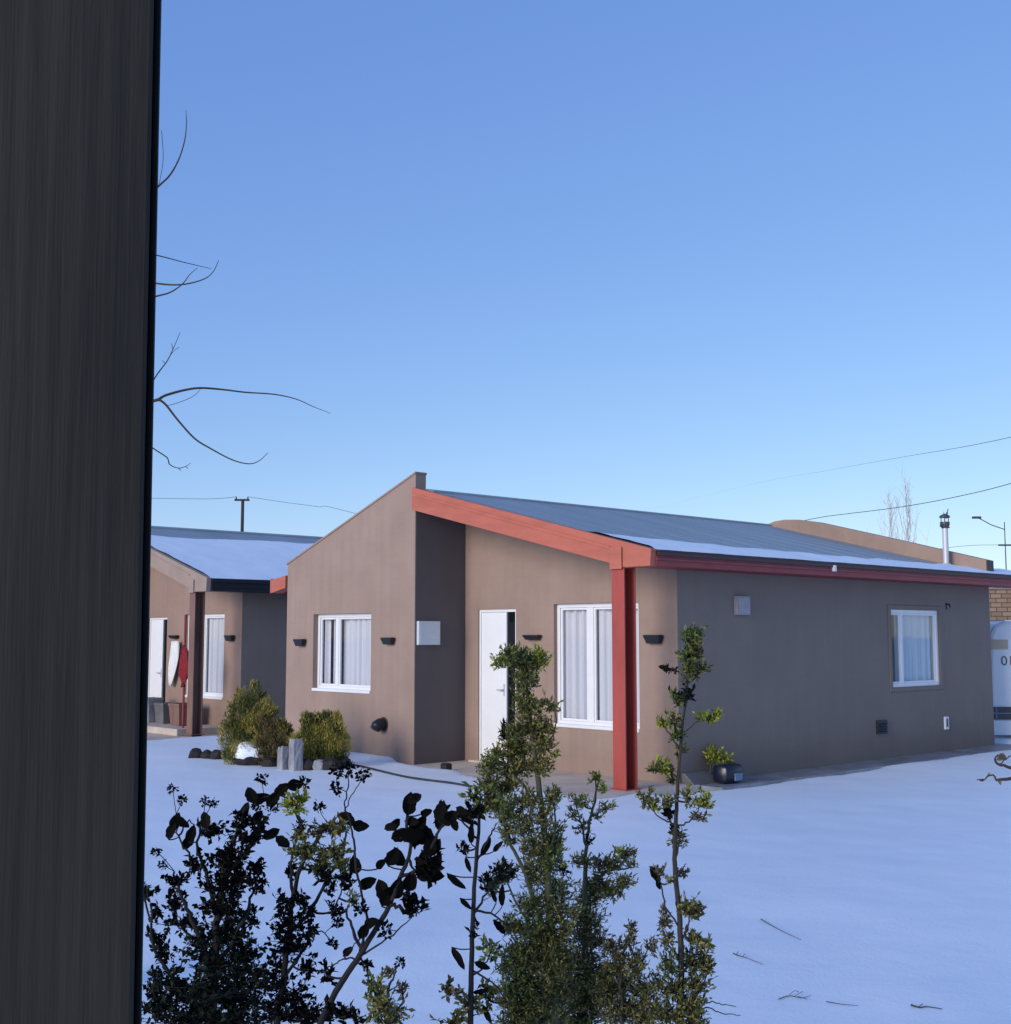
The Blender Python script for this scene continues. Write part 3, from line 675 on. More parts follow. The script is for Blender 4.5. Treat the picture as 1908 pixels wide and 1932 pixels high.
    def done(s, name, stem_mat, label, cat, group=None):
        b = min(s.pts, key=lambda p: p.z)
        r = empty(name, (b.x, b.y, 0)); off = Vector((b.x, b.y, 0))
        for mb in (s.st, s.fo): mb.v = [(v[0]-off.x, v[1]-off.y, v[2]) for v in mb.v]
        s.st.build('stems', stem_mat, r, smooth=True)
        if s.fo.v: s.fo.build('foliage', [LEAF[k] for k in LK], r)
        return tag(r, label, cat, group)
C4 = lambda x, y: (253.4+x/2.9767, 1341.6+y/2.9767)
C5 = lambda x, y: (782.6+x/2.4876, 1155.2+y/2.4876)
FG = 'garden shrubs in front of the viewer'

# ------------------------------------------------------------------ foreground shrubs
s = Shrub(2.45, C4)
s.stem([(430, 2300), (440, 1750), (455, 1450), (470, 1150), (500, 930), (545, 760), (600, 640), (622, 540)], .011, .003, True)
s.stem([(445, 1500), (360, 1250), (280, 1080), (235, 960), (225, 900)], .006, .002)
s.stem([(470, 1150), (400, 900), (350, 760), (375, 640)], .005, .002)
s.stem([(500, 930), (620, 800), (690, 680), (730, 590)], .005, .002)
s.stem([(350, 900), (300, 800), (250, 700), (235, 580)], .003, .001)
s.stem([(440, 1750), (250, 1550), (120, 1350), (90, 1080)], .006, .002)
s.stem([(455, 1450), (580, 1250), (660, 1050), (700, 900)], .005, .002)
s.stem([(250, 700), (300, 620), (340, 640)], .002, .001)
s.stem([(690, 680), (780, 695), (850, 740)], .002, .001)
for c in [(430, 660, 70, 60), (590, 640, 70, 70), (705, 620, 45, 65), (650, 730, 70, 60), (350, 850, 55, 70), (540, 830, 100, 80), (520, 950, 120, 90),
          (695, 880, 45, 60), (695, 980, 45, 60), (225, 960, 55, 65), (215, 1080, 70, 70), (130, 1110, 40, 50), (500, 1080, 110, 90), (610, 920, 70, 80)]:
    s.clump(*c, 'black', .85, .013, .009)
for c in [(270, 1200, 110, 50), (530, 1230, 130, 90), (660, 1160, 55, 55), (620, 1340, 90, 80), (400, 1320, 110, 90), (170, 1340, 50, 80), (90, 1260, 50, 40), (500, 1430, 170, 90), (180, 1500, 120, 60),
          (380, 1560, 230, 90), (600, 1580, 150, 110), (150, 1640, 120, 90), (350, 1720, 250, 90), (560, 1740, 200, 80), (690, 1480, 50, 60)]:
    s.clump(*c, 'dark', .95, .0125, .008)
s.clump(60, 1030, 50, 55, 'dark', 1, .015, .009)
for x, y, a in [(232, 620, 70), (208, 670, 80), (270, 625, -50), (320, 690, 70), (305, 730, 60), (835, 735, -40), (770, 690, 30), (690, 600, 60), (620, 560, 75), (400, 610, 110)]: s.big(x, y, a, .036, .018)
for x, y in [(215, 435), (395, 510), (440, 520), (128, 792), (160, 865), (265, 500)]: s.head(x, y, .011)
s.done('evergreen_shrub', M['stemdark'], 'dense blackish evergreen shrub right beside the dark wooden post', 'shrub', FG)

s = Shrub(2.7, C4)
s.stem([(790, 2300), (800, 1750), (835, 1500), (870, 1250), (890, 1050), (950, 850), (1030, 720), (1090, 640)], .009, .003, True)
s.stem([(890, 1050), (880, 900), (900, 750), (940, 640), (915, 520)], .004, .0015)
s.stem([(940, 640), (840, 480), (700, 490), (650, 470)], .003, .001)
s.stem([(840, 480), (880, 420), (950, 400)], .002, .001)
s.stem([(870, 1250), (980, 1130), (1080, 960), (1170, 800), (1190, 680)], .005, .002)
s.stem([(980, 1130), (1100, 1130), (1150, 1050), (1180, 950)], .003, .001)
s.stem([(835, 1500), (950, 1350), (1000, 1180)], .004, .0015)
s.stem([(960, 1280), (1050, 1240), (1110, 1290)], .002, .001)
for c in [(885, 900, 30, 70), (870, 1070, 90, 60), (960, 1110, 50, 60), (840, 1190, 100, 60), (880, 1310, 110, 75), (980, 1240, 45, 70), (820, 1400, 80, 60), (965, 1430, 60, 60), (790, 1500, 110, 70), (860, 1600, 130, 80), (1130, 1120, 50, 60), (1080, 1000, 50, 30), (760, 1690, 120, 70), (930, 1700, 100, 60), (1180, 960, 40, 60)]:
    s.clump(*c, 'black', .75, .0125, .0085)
for c, k in [((1080, 655, 110, 45), 'brown'), ((1160, 640, 50, 50), 'olive'), ((930, 690, 45, 40), 'olive'), ((960, 780, 80, 70), 'golddark'), ((1120, 790, 90, 70), 'olive'), ((1030, 860, 70, 60), 'golddark'), ((1170, 900, 40, 80), 'olive'), ((1080, 920, 70, 50), 'dark'), ((1225, 1050, 25, 50), 'olive')]:
    s.clump(*c, k, .9, .015, .007)
s.clump(910, 520, 65, 65, 'yg', 1, .015, .008)
for x, y, a in [(830, 440, 40), (780, 495, 50), (655, 470, 120), (710, 490, 20), (905, 415, 10), (1200, 605, -40), (1270, 645, 0)]: s.big(x, y, a, .04, .022)
for x, y in [(955, 405), (715, 385), (1040, 535), (1140, 1195), (1115, 1305), (940, 630), (690, 535), (780, 545)]: s.head(x, y, .015)
s.done('evergreen_shrub', M['stemdark'], 'dark shrub with brown and olive tops and one bright yellow green tuft', 'shrub', FG)

s = Shrub(2.35, C4)
s.stem([(900, 2500), (1020, 1850), (1100, 1640), (1180, 1500), (1265, 1375), (1360, 1220), (1440, 1080), (1490, 940), (1540, 830), (1550, 740), (1530, 640), (1545, 520)], .0072, .0025, True, .004)
s.stem([(1440, 1080), (1500, 1110), (1550, 1140)], .005, .003)
s.stem([(1540, 830), (1570, 890), (1640, 920)], .003, .0015)
s.stem([(1490, 940), (1620, 870), (1700, 690), (1760, 620), (1830, 570)], .004, .0015)
s.stem([(1265, 1375), (1420, 1280), (1560, 1160)], .0022, .001)
s.stem([(1265, 1375), (1310, 1190), (1275, 1030), (1240, 800), (1225, 650), (1185, 560), (1195, 470), (1212, 350)], .003, .001)
s.stem([(1275, 1360), (1230, 1230), (1190, 1110)], .004, .002)
s.stem([(1180, 560), (1220, 470), (1285, 385)], .0012, .0008)
s.stem([(1265, 1390), (1190, 1390), (1110, 1430)], .0022, .001)
s.stem([(1265, 1375), (1300, 1450), (1310, 1480)], .002, .001)
s.stem([(1310, 1200), (1260, 1290), (1200, 1345)], .0015, .001)
for x, y, a, L in [(1545, 520, 80, .055), (1575, 490, 30, .04), (1500, 695, 20, .05), (1560, 700, 10, .055), (1600, 715, -20, .05), (1640, 690, -35, .05), (1660, 770, 70, .05), (1700, 760, 70, .04), (1620, 850, 70, .06), (1690, 860, 60, .055), (1640, 920, 20, .05), (1690, 930, 10, .045), (1450, 820, 60, .05), (1485, 820, 115, .05), (1395, 1010, 110, .055), (1420, 1040, 60, .05), (1475, 1000, 70, .055), (1550, 960, 75, .055),
                   (1385, 860, 50, .03), (1310, 965, 20, .045), (1240, 865, 100, .045), (1200, 1350, 40, .03), (1290, 1235, 60, .04), (1640, 570, 20, .03), (1610, 630, 60, .04), (1465, 635, 40, .035), (1330, 1190, 30, .04), (1440, 650, 20, .03), (1560, 620, 0, .035), (1720, 560, 80, .05), (1770, 600, 40, .05), (1715, 620, 80, .04), (1800, 640, -70, .03), (1840, 560, -30, .03)]:
    s.big(x, y, a, L*.8, L*.45)
s.clump(1575, 1090, 50, 50, 'black', 1.6, .017, .01, tw=14)
for c in [(1600, 700, 70, 40), (1660, 870, 60, 70), (1690, 780, 35, 50)]: s.clump(*c, 'black', 1.3, .018, .012)
for x, y in [(1215, 325), (1285, 355), (1135, 435), (1415, 1230), (1270, 1105), (1140, 340)]: s.head(x, y, .016)
s.clump(1080, 1460, 40, 50, 'black', 1, .014, .008); s.clump(1310, 1420, 30, 20, 'black', .8, .012, .007)
for c in [(1200, 1690, 120, 65), (1040, 1700, 90, 60)]: s.clump(*c, 'black', .9, .017, .011)
s.done('leafy_bush', M['stemdark'], 'bare forking stem with large black rounded leaves against the snow', 'bush', FG)

s = Shrub(2.55, C4)
s.stem([(1450, 2300), (1440, 1800), (1420, 1650), (1440, 1520), (1480, 1430)], .006, .0015, True)
s.stem([(1440, 1750), (1370, 1620), (1350, 1520)], .003, .001); s.stem([(1440, 1750), (1500, 1640), (1530, 1530)], .003, .001)
for c, k in [((1360, 1550, 60, 80), 'green'), ((1400, 1640, 80, 80), 'olive'), ((1470, 1700, 80, 60), 'olive'), ((1370, 1720, 70, 50), 'golddark'), ((1510, 1570, 30, 50), 'brown'), ((1450, 1450, 40, 25), 'brown')]: s.clump(*c, k, .9, .014, .007)
s.head(1495, 1415, .013)
s.done('leafy_bush', M['stem'], 'low olive bush at the bottom edge beside the forking black stem', 'bush', FG)

s = Shrub(2.65, C5)
s.stem([(255, 2350), (262, 1932), (265, 1700), (275, 1400), (290, 1150), (302, 960), (285, 830)], .0075, .0025, True, .004)
s.stem([(290, 1180), (350, 1060), (380, 1000)], .003, .001); s.stem([(290, 1060), (220, 980), (120, 930)], .003, .001)
s.stem([(275, 1420), (360, 1290), (430, 1210)], .003, .001); s.stem([(280, 1400), (400, 1440), (480, 1560)], .003, .001)
s.stem([(265, 1680), (380, 1750), (430, 1830)], .0025, .001); s.stem([(262, 1870), (200, 1800), (150, 1730)], .0025, .001)
s.stem([(262, 1720), (330, 1650), (370, 1560)], .0025, .001)
for x, y, a, L in [(195, 1265, -40, .045), (205, 1625, -55, .045), (240, 1370, -40, .03), (250, 1185, -70, .03), (320, 1660, -30, .04), (400, 1480, -50, .04), (240, 970, -40, .04), (265, 1040, 90, .04), (335, 1100, 60, .04), (390, 1100, 50, .03), (370, 1330, 110, .03), (410, 1330, 90, .04), (310, 1780, 10, .03), (130, 930, 100, .04), (340, 1890, -70, .04)]: s.big(x, y, a, L*1.15, L*.32)
for c, k in [((330, 890, 60, 70), 'golddark'), ((280, 940, 40, 50), 'black'), ((260, 850, 30, 40), 'green'), ((140, 940, 40, 40), 'black'), ((410, 1230, 60, 50), 'dark'), ((330, 1270, 30, 40), 'black'), ((170, 1770, 45, 50), 'brown'), ((350, 1570, 45, 50), 'green'), ((280, 1500, 20, 40), 'black'), ((250, 1850, 60, 60), 'olive'), ((350, 1800, 50, 50), 'golddark'), ((180, 1920, 70, 40), 'olive'), ((230, 1110, 20, 20), 'black')]: s.clump(*c, k, .9, .015, .008)
s.done('slender_sapling', M['stemdark'], 'thin black stemmed sapling with long dark leaves, left of the tall conifer', 'sapling', FG)

s = Shrub(3.0, C5)
s.stem([(665, 2500), (660, 1932), (640, 1600), (622, 1200), (592, 900), (560, 650), (532, 420), (512, 250)], .014, .003, True)
s.stem([(640, 1600), (540, 1280), (450, 1090), (400, 960), (380, 870)], .006, .002)
s.stem([(640, 1700), (560, 1500), (470, 1350), (430, 1230)], .005, .0015)
s.stem([(622, 1200), (660, 1000), (650, 850)], .004, .001); s.stem([(592, 900), (480, 780), (350, 720), (330, 690)], .004, .001)
s.stem([(560, 650), (640, 600), (670, 440)], .003, .001); s.stem([(512, 320), (440, 250), (380, 220)], .003, .001); s.stem([(520, 320), (570, 260), (600, 210)], .003, .001)
s.stem([(545, 560), (470, 560), (420, 540)], .002, .001)
TL, TW = .0125, .0048
for c, k, d in [((400, 235, 40, 32), 'yg', 1.2), ((470, 205, 70, 42), 'green', 1.5), ((520, 235, 75, 40), 'olive', 1.4), ((585, 215, 42, 52), 'yg', 1.4), ((430, 180, 30, 22), 'olive', 1.2),
        ((510, 290, 60, 30), 'golddark', 1.1), ((520, 340, 55, 60), 'golddark', .8), ((570, 300, 35, 45), 'olive', .4), ((500, 430, 50, 60), 'golddark', 1), ((580, 430, 60, 60), 'olive', .7), ((640, 440, 35, 40), 'olive', .9),
        ((530, 530, 80, 60), 'olive', 1.1), ((620, 540, 50, 50), 'olive', 1), ((470, 560, 45, 50), 'golddark', 1), ((420, 560, 20, 45), 'black', 1.4), ((450, 640, 70, 45), 'olive', 1.2), ((380, 660, 50, 40), 'olive', 1), ((600, 620, 60, 50), 'olive', 1.2), ((500, 640, 60, 50), 'green', 1),
        ((470, 730, 90, 50), 'olive', 1.3), ((360, 720, 50, 55), 'green', 1), ((590, 710, 55, 55), 'olive', 1.1), ((660, 668, 28, 18), 'yg', 1), ((340, 800, 55, 50), 'golddark', 1), ((420, 810, 70, 50), 'olive', 1), ((430, 920, 65, 80), 'green', 1), ((370, 890, 50, 50), 'golddark', 1),
        ((520, 870, 50, 60), 'olive', 1), ((645, 860, 45, 50), 'olive', 1.1), ((600, 960, 50, 70), 'olive', .9), ((520, 1000, 45, 70), 'golddark', .9), ((655, 1050, 50, 65), 'olive', 1.1), ((560, 1090, 60, 80), 'olive', .9), ((640, 1150, 60, 70), 'green', 1), ((700, 1190, 18, 45), 'black', 1.2), ((440, 1030, 50, 70), 'olive', .8),
        ((570, 1220, 80, 80), 'olive', .7), ((660, 1280, 80, 80), 'green', .6), ((430, 1220, 60, 50), 'golddark', 1), ((360, 1280, 40, 60), 'golddark', .7), ((560, 1370, 110, 90), 'green', .6), ((690, 1400, 90, 90), 'olive', .6), ((450, 1470, 60, 50), 'golddark', 1), ((560, 1490, 90, 60), 'green', 1), ((650, 1530, 90, 70), 'olive', .9),
        ((520, 1600, 100, 80), 'golddark', 1.1), ((620, 1640, 120, 90), 'olive', 1), ((450, 1650, 70, 70), 'green', .9), ((500, 1740, 110, 80), 'green', 1), ((620, 1770, 130, 90), 'golddark', 1.1), ((480, 1830, 90, 60), 'olive', 1), ((600, 1880, 150, 80), 'olive', 1.1), ((480, 1920, 100, 60), 'golddark', 1), ((430, 1790, 45, 80), 'green', .7), ((700, 1620, 60, 80), 'olive', .9), ((710, 1500, 40, 60), 'olive', .7)]:
    s.clump(*c, k, d*.85, TL, TW, .6)
s.done('garden_conifer', M['greenstem'], 'tallest green conifer with a flat bushy top before the white door', 'conifer', FG)

s = Shrub(3.15, C5)
s.stem([(800, 2500), (795, 1932), (800, 1550), (800, 1300), (806, 1100), (835, 920), (868, 770)], .011, .002, True)
s.stem([(800, 1300), (880, 1230), (960, 1190), (1030, 1120)], .005, .0015); s.stem([(810, 1380), (900, 1320), (1000, 1260)], .004, .001)
s.stem([(806, 1100), (780, 980), (750, 880)], .003, .001); s.stem([(835, 960), (900, 920), (960, 910)], .002, .001)
for c, k, d in [((850, 780, 32, 32), 'yg', 1.1), ((880, 820, 22, 30), 'yg', .9), ((760, 880, 38, 32), 'gold', 1), ((745, 940, 30, 35), 'olive', .8), ((800, 900, 35, 30), 'gold', .8), ((900, 915, 45, 24), 'olive', .9), ((860, 950, 30, 30), 'olive', .9), ((790, 1000, 40, 50), 'brown', .6), ((822, 1070, 16, 22), 'black', 1.3),
        ((790, 1170, 55, 40), 'olive', 1), ((860, 1190, 40, 40), 'brown', 1), ((930, 1180, 45, 50), 'olive', 1.2), ((1000, 1130, 45, 32), 'olive', 1.3), ((960, 1130, 25, 25), 'yg', 1), ((1010, 1190, 40, 18), 'olive', 1), ((980, 1260, 60, 30), 'olive', 1.2), ((880, 1270, 80, 50), 'olive', 1), ((920, 1310, 60, 40), 'olive', 1), ((820, 1330, 80, 60), 'olive', .9), ((820, 1430, 80, 70), 'olive', 1), ((780, 1520, 80, 70), 'brown', .9),
        ((850, 1540, 60, 50), 'olive', 1), ((790, 1630, 110, 70), 'brown', 1), ((850, 1720, 110, 80), 'olive', 1), ((740, 1740, 80, 80), 'olive', 1), ((800, 1820, 130, 70), 'olive', 1.1), ((780, 1910, 140, 70), 'golddark', 1.1)]:
    s.clump(*c, k, d*.75, TL, TW, .6)
s.done('garden_conifer', M['greenstem'], 'shorter olive conifer with sideways branches, before the red porch post', 'conifer', FG)

s = Shrub(2.9, C5)
s.stem([(980, 2400), (975, 1932), (970, 1720), (990, 1580), (1025, 1460)], .007, .0015, True)
s.stem([(970, 1720), (930, 1600), (920, 1530)], .003, .001); s.stem([(975, 1800), (1060, 1660), (1110, 1540)], .003, .001)
for c, k, d in [((930, 1560, 50, 45), 'brown', .9), ((1020, 1480, 32, 28), 'brown', 1), ((990, 1550, 50, 40), 'brown', .9), ((1110, 1570, 25, 45), 'brown', 1), ((950, 1640, 70, 60), 'olive', .9), ((1040, 1650, 60, 70), 'olive', .8), ((960, 1740, 90, 70), 'golddark', .9), ((1060, 1760, 60, 80), 'green', .8), ((980, 1860, 120, 70), 'olive', 1), ((1120, 1840, 60, 90), 'olive', .8), ((1140, 1740, 30, 60), 'brown', .6), ((900, 1770, 60, 80), 'golddark', .9), ((1070, 1900, 80, 60), 'golddark', .9)]:
    s.clump(*c, k, d*.75, TL, TW, .6)
s.done('leafy_bush', M['stem'], 'brownish low bush between the olive conifer and the right sapling', 'bush', FG)

s = Shrub(2.8, C5)
s.stem([(1235, 2400), (1240, 1932), (1252, 1700), (1245, 1450), (1222, 1200), (1225, 1000), (1235, 800), (1255, 550), (1280, 330), (1305, 120)], .0085, .002, True, .005)
s.stem([(1222, 1000), (1160, 970), (1100, 910)], .0025, .001); s.stem([(1230, 1010), (1300, 970), (1350, 900)], .0025, .001)
s.stem([(1235, 780), (1190, 740), (1160, 700)], .002, .001); s.stem([(1245, 640), (1190, 560), (1160, 500)], .002, .001); s.stem([(1250, 580), (1320, 520), (1400, 490)], .0015, .0008)
s.stem([(1222, 1200), (1240, 1090), (1260, 1040)], .003, .001); s.stem([(1245, 1480), (1180, 1380), (1150, 1250), (1110, 1200)], .0025, .001); s.stem([(1222, 1230), (1250, 1210), (1275, 1180)], .002, .001)
s.stem([(1248, 1560), (1290, 1450), (1300, 1370)], .003, .001); s.stem([(1252, 1700), (1330, 1600), (1380, 1530)], .003, .001); s.stem([(1250, 1640), (1180, 1540), (1150, 1450)], .003, .001)
s.stem([(1240, 1932), (1180, 1800), (1150, 1700)], .003, .001); s.stem([(1243, 1900), (1330, 1800), (1390, 1650)], .003, .001)
s.stem([(1290, 1860), (1370, 1828), (1430, 1835), (1510, 1852)], .002, .0008); s.stem([(1290, 1890), (1370, 1855), (1440, 1882), (1530, 1892)], .002, .0008)
s.stem([(1290, 330), (1230, 275), (1160, 250)], .0015, .0008)
for c, k, d in [((1310, 85, 40, 22), 'green', 1.3), ((1305, 130, 45, 40), 'green', 1), ((1290, 200, 50, 35), 'green', 1.3), ((1330, 180, 30, 50), 'olive', .7), ((1340, 265, 50, 24), 'golddark', 1.2), ((1295, 280, 40, 40), 'golddark', 1.2), ((1200, 268, 40, 12), 'dark', 1), ((1228, 395, 26, 42), 'green', 1.3), ((1280, 380, 26, 50), 'dark', .9), ((1160, 510, 24, 30), 'yg', 1.3), ((1215, 500, 45, 45), 'olive', .6), ((1230, 570, 40, 45), 'green', .6), ((1375, 492, 52, 26), 'yg', 1.3), ((1420, 485, 16, 18), 'yg', 1.3),
        ((1245, 640, 24, 35), 'golddark', .8), ((1165, 720, 35, 35), 'yg', 1.2), ((1130, 735, 30, 18), 'olive', 1), ((1205, 760, 28, 40), 'green', .8), ((1090, 870, 45, 40), 'olive', 1), ((1120, 900, 30, 40), 'yg', .9), ((1350, 885, 42, 38), 'yg', 1.3), ((1290, 870, 40, 40), 'olive', .7), ((1190, 880, 50, 40), 'olive', .5), ((1190, 940, 14, 40), 'black', 1.2), ((1330, 960, 40, 20), 'brown', .9), ((1240, 1060, 34, 45), 'olive', .9), ((1215, 1020, 18, 40), 'black', 1.1),
        ((1150, 1210, 30, 30), 'brown', .8), ((1260, 1220, 24, 35), 'brown', .8), ((1190, 1260, 20, 25), 'olive', .7), ((1290, 1385, 55, 45), 'olive', 1.2), ((1320, 1400, 35, 35), 'brown', 1), ((1180, 1440, 40, 50), 'brown', .8), ((1350, 1545, 45, 40), 'olive', 1), ((1190, 1530, 35, 40), 'olive', .8), ((1300, 1520, 40, 40), 'brown', .6), ((1310, 1620, 70, 60), 'golddark', .9), ((1370, 1660, 35, 60), 'olive', .9), ((1200, 1650, 50, 70), 'green', .8), ((1330, 1740, 60, 60), 'olive', .9), ((1210, 1760, 60, 70), 'golddark', .9), ((1300, 1840, 80, 60), 'olive', 1), ((1190, 1870, 60, 60), 'golddark', 1), ((1290, 1920, 90, 40), 'olive', 1)]:
    s.clump(*c, k, d, TL, TW+.001, .45)
for x, y, a, L in [(1130, 1235, -60, .045), (1145, 1280, -75, .03), (1185, 930, 110, .045), (1175, 262, -15, .03)]: s.big(x, y, a, L, L*.35)
s.done('slender_sapling', M['stem'], 'tall thin sapling with tufted leaves before the corner of the charcoal wall', 'sapling', FG)

# bare twigs poking in at the right
s = Shrub(5.2, lambda x, y: (x, y))
s.stem([(2060, 2150), (2050, 1700), (2010, 1500), (1960, 1472), (1908, 1470), (1880, 1472)], .016, .006, True)
s.stem([(1882, 1472), (1872, 1462), (1858, 1470), (1844, 1472)], .004, .002); s.stem([(2010, 1500), (1960, 1462), (1905, 1448), (1884, 1442), (1878, 1432), (1884, 1424)], .009, .003)
s.stem([(1884, 1442), (1900, 1432), (1908, 1425)], .003, .002); s.stem([(2050, 1700), (2100, 1500), (2120, 1350)], .012, .003)
for x, y, a, L in [(1893, 1428, -15, .05), (1888, 1430, 20, .04), (1886, 1475, -60, .03), (1866, 1462, 60, .022), (1852, 1472, 170, .02)]: s.big(x, y, a, L, L*.5, 'brown')
s.done('bare_shrub', M['bark'], 'bare brown twigs with one withered leaf reaching in from the right edge', 'shrub', FG)

# ------------------------------------------------------------------ bare tree behind the post
Y = 6.0
tr = empty('bare_tree', (at(95, 1000, Y).x, Y, 0)); off = tr.location.copy()
def rel(P): return [Vector(p)-off for p in P]
tp = [Vector((off.x, Y, -.1)), at(100, 1300, Y), at(85, 900, Y+.05), at(110, 500, Y), at(90, 100, Y+.1), at(120, -300, Y+.1)]
mb = MB(); P = smooth_line(tp, 6); mb.tube(rel(P), [.085-.06*i/(len(P)-1) for i in range(len(P))], 12); mb.build('trunk', M['bark'], tr, smooth=True)
def branch(pts, r0, r1, start=None, dy=0, twigs=()):
    P = ([start] if start else [])+[at(x, y, Y+dy*(i/len(pts))) for i, (x, y) in enumerate(pts)]
    P = smooth_line(P, 5); n = len(P)-1
    b = MB(); b.tube(rel(P), [r0+(r1-r0)*(i/n) for i in range(n+1)], 6)
    for t in twigs:
        T = smooth_line([at(x, y, Y+dy*.5) for x, y in t], 4); b.tube(rel(T), [max(r1*.9, .0016)]*len(T), 4)
    b.build('branch', M['bark'], tr, smooth=True)
branch([(230, 420), (294, 356), (320, 331), (338, 299), (349, 262), (352, 230), (351, 208)], .007, .0012, at(105, 560, Y), .2, [[(296, 355), (301, 343), (308, 299), (305, 246)]])
branch([(200, 520), (290, 534), (340, 537), (381, 528), (401, 514), (413, 491)], .006, .0014, at(110, 500, Y), -.2)
branch([(200, 590), (288, 561), (320, 552), (344, 536), (358, 518), (373, 505)], .006, .0012, at(108, 620, Y), .1)
branch([(220, 465), (298, 482), (348, 495), (399, 507)], .005, .0012, at(108, 450, Y), .3)
branch([(240, 780), (298, 704), (316, 680), (328, 655), (340, 627)], .005, .0012, at(88, 860, Y), .4, [[(320, 672), (330, 660), (338, 655)], [(326, 660), (324, 648)], [(312, 686), (306, 680)]])
branch([(200, 775), (288, 757), (312, 746), (348, 736), (379, 732), (421, 735), (462, 740), (518, 744), (559, 753), (591, 767), (624, 780)], .009, .001, at(88, 850, Y), .3, [[(308, 760), (316, 765), (344, 757), (367, 746), (379, 733)]])
branch([(230, 775), (288, 757), (308, 759), (336, 793), (367, 827), (397, 846), (437, 867), (468, 875), (488, 870), (506, 854)], .008, .0013, at(88, 860, Y), .0)
branch([(230, 830), (308, 858), (320, 876), (336, 883), (350, 880), (360, 874)], .004, .0012, at(86, 900, Y), .5, [[(320, 876), (318, 868)], [(336, 883), (342, 888)], [(350, 880), (355, 884)]])
tag(tr, 'bare leafless tree whose thin branches reach out from behind the post', 'tree')

# far poplars
def poplar(x, Y, ytop, ybase, seed, label, n=9):
    rr = random.Random(seed); c = at(x, ybase, Y); t = empty('bare_poplar', (c.x, Y, 0)); H = at(x, ytop, Y).z
    b = MB(); b.tube([(0, 0, -.5), (.05, 0, H*.5), (0, 0, H)], [.07, .03, .005], 7); b.build('trunk', M['palebark'], t)
    b = MB()
    for i in range(n*3):
        z = H*rr.uniform(.3, .9); a = rr.uniform(0, 6.28); L = (H-z)*rr.uniform(.25, .7)+.4; s_ = rr.uniform(.12, .35)
        P = [Vector((0, 0, z))]
        for k in range(1, 6):
            P.append(Vector((math.cos(a)*s_*L*(k/5)**.7+rr.uniform(-.09, .09), math.sin(a)*s_*L*(k/5)**.7, z+L*k/5)))
        b.tube(P, [.014, .012, .01, .008, .006, .004], 4)
        for k in (2, 3, 4):
            v = P[k]; e = v+Vector((rr.uniform(-.4, .4), rr.uniform(-.4, .4), rr.uniform(.2, .7))); b.tube([v, e], [.007, .004], 3)
    b.build('branches', M['palebark'], t)
    tag(t, label, 'tree', 'far bare poplars')
poplar(1714, 55, 884, 1080, 3, 'taller pale bare poplar standing behind the roof parapet')
poplar(1683, 58, 928, 1080, 8, 'shorter pale bare poplar left of the taller poplar behind the parapet', 10)

# ------------------------------------------------------------------ bed by the gable: golden shrubs, rocks, stones
def golden(name, x0, x1, y0, y1, Yd, kinds, n, label, seed, lobes):
    rr = random.Random(seed); b = ground_at((x0+x1)/2, y1); k = Yd/b.y
    c = at((x0+x1)/2, y1, Yd); sc = Yd/FPX; root = empty(name, (c.x, c.y, 0)); root_z = max(0, c.z)
    W, Hh = (x1-x0)*sc*.94, (y1-y0)*sc*.86
    fo = MB(); st = MB()
    for lx, lw, lh in lobes:
        cx = (lx-.5)*W; H = Hh*lh; rw = W*lw/2
        for i in range(int(n*lw*lh)):
            z = (rr.random()**.75); ang = rr.uniform(0, 6.28); prof = (math.sin(math.pi*(.12+.80*z**.8)))**.75
            nz = 1+.4*noise.noise(Vector((math.cos(ang)*1.6+seed, math.sin(ang)*1.6, z*5)))
            r = rw*prof*nz*(rr.random()**.33)
            p = Vector((cx+math.cos(ang)*r, math.sin(ang)*r*.8, root_z+z*H*nz))
            out = Vector((math.cos(ang), math.sin(ang), 1.7)); d = (out.normalized()+rdir(.2, rr)*.55).normalized()
            hn = noise.noise(p*4+Vector((seed, 0, 0)))
            leaf(fo, p, d, rdir(.3, rr), rr.uniform(.035, .075), rr.uniform(.007, .014), LK.index(kinds[0] if hn > -.12 else kinds[1]))
        for i in range(int(26*lw)):
            ang = rr.uniform(0, 6.28); e = Vector((cx+math.cos(ang)*rw*.75*rr.random(), math.sin(ang)*rw*.6*rr.random(), root_z+H*rr.uniform(.5, 1.02)))
            st.tube([Vector((cx*.5, 0, -.05)), Vector((cx*.9, 0, root_z+.1*H)).lerp(e, .4), e], [.014, .008, .002], 4)
    st.build('stems', M['stem'], root); fo.build('foliage', [LEAF[q] for q in LK], root)
    tag(root, label, 'shrub', 'yellowish shrubs by the rock border')
golden('golden_shrub', 413, 528, 1302, 1452, 16.7, ('gold', 'golddark'), 9000, 'tall yellowish shrub beside the snow capped rock', 5, [(.3, .62, .92), (.55, .6, 1.0), (.78, .5, .8)])
golden('golden_shrub', 480, 560, 1358, 1450, 16.6, ('brown', 'olive'), 8000, 'brownish low shrub between the two yellower shrubs', 6, [(.3, .7, 1.), (.7, .7, .9)])
golden('golden_shrub', 552, 655, 1348, 1458, 16.3, ('gold', 'golddark'), 10000, 'rounded yellow green shrub behind the grey stones', 7, [(.32, .7, .98), (.7, .66, 1.), (.5, .8, .85)])
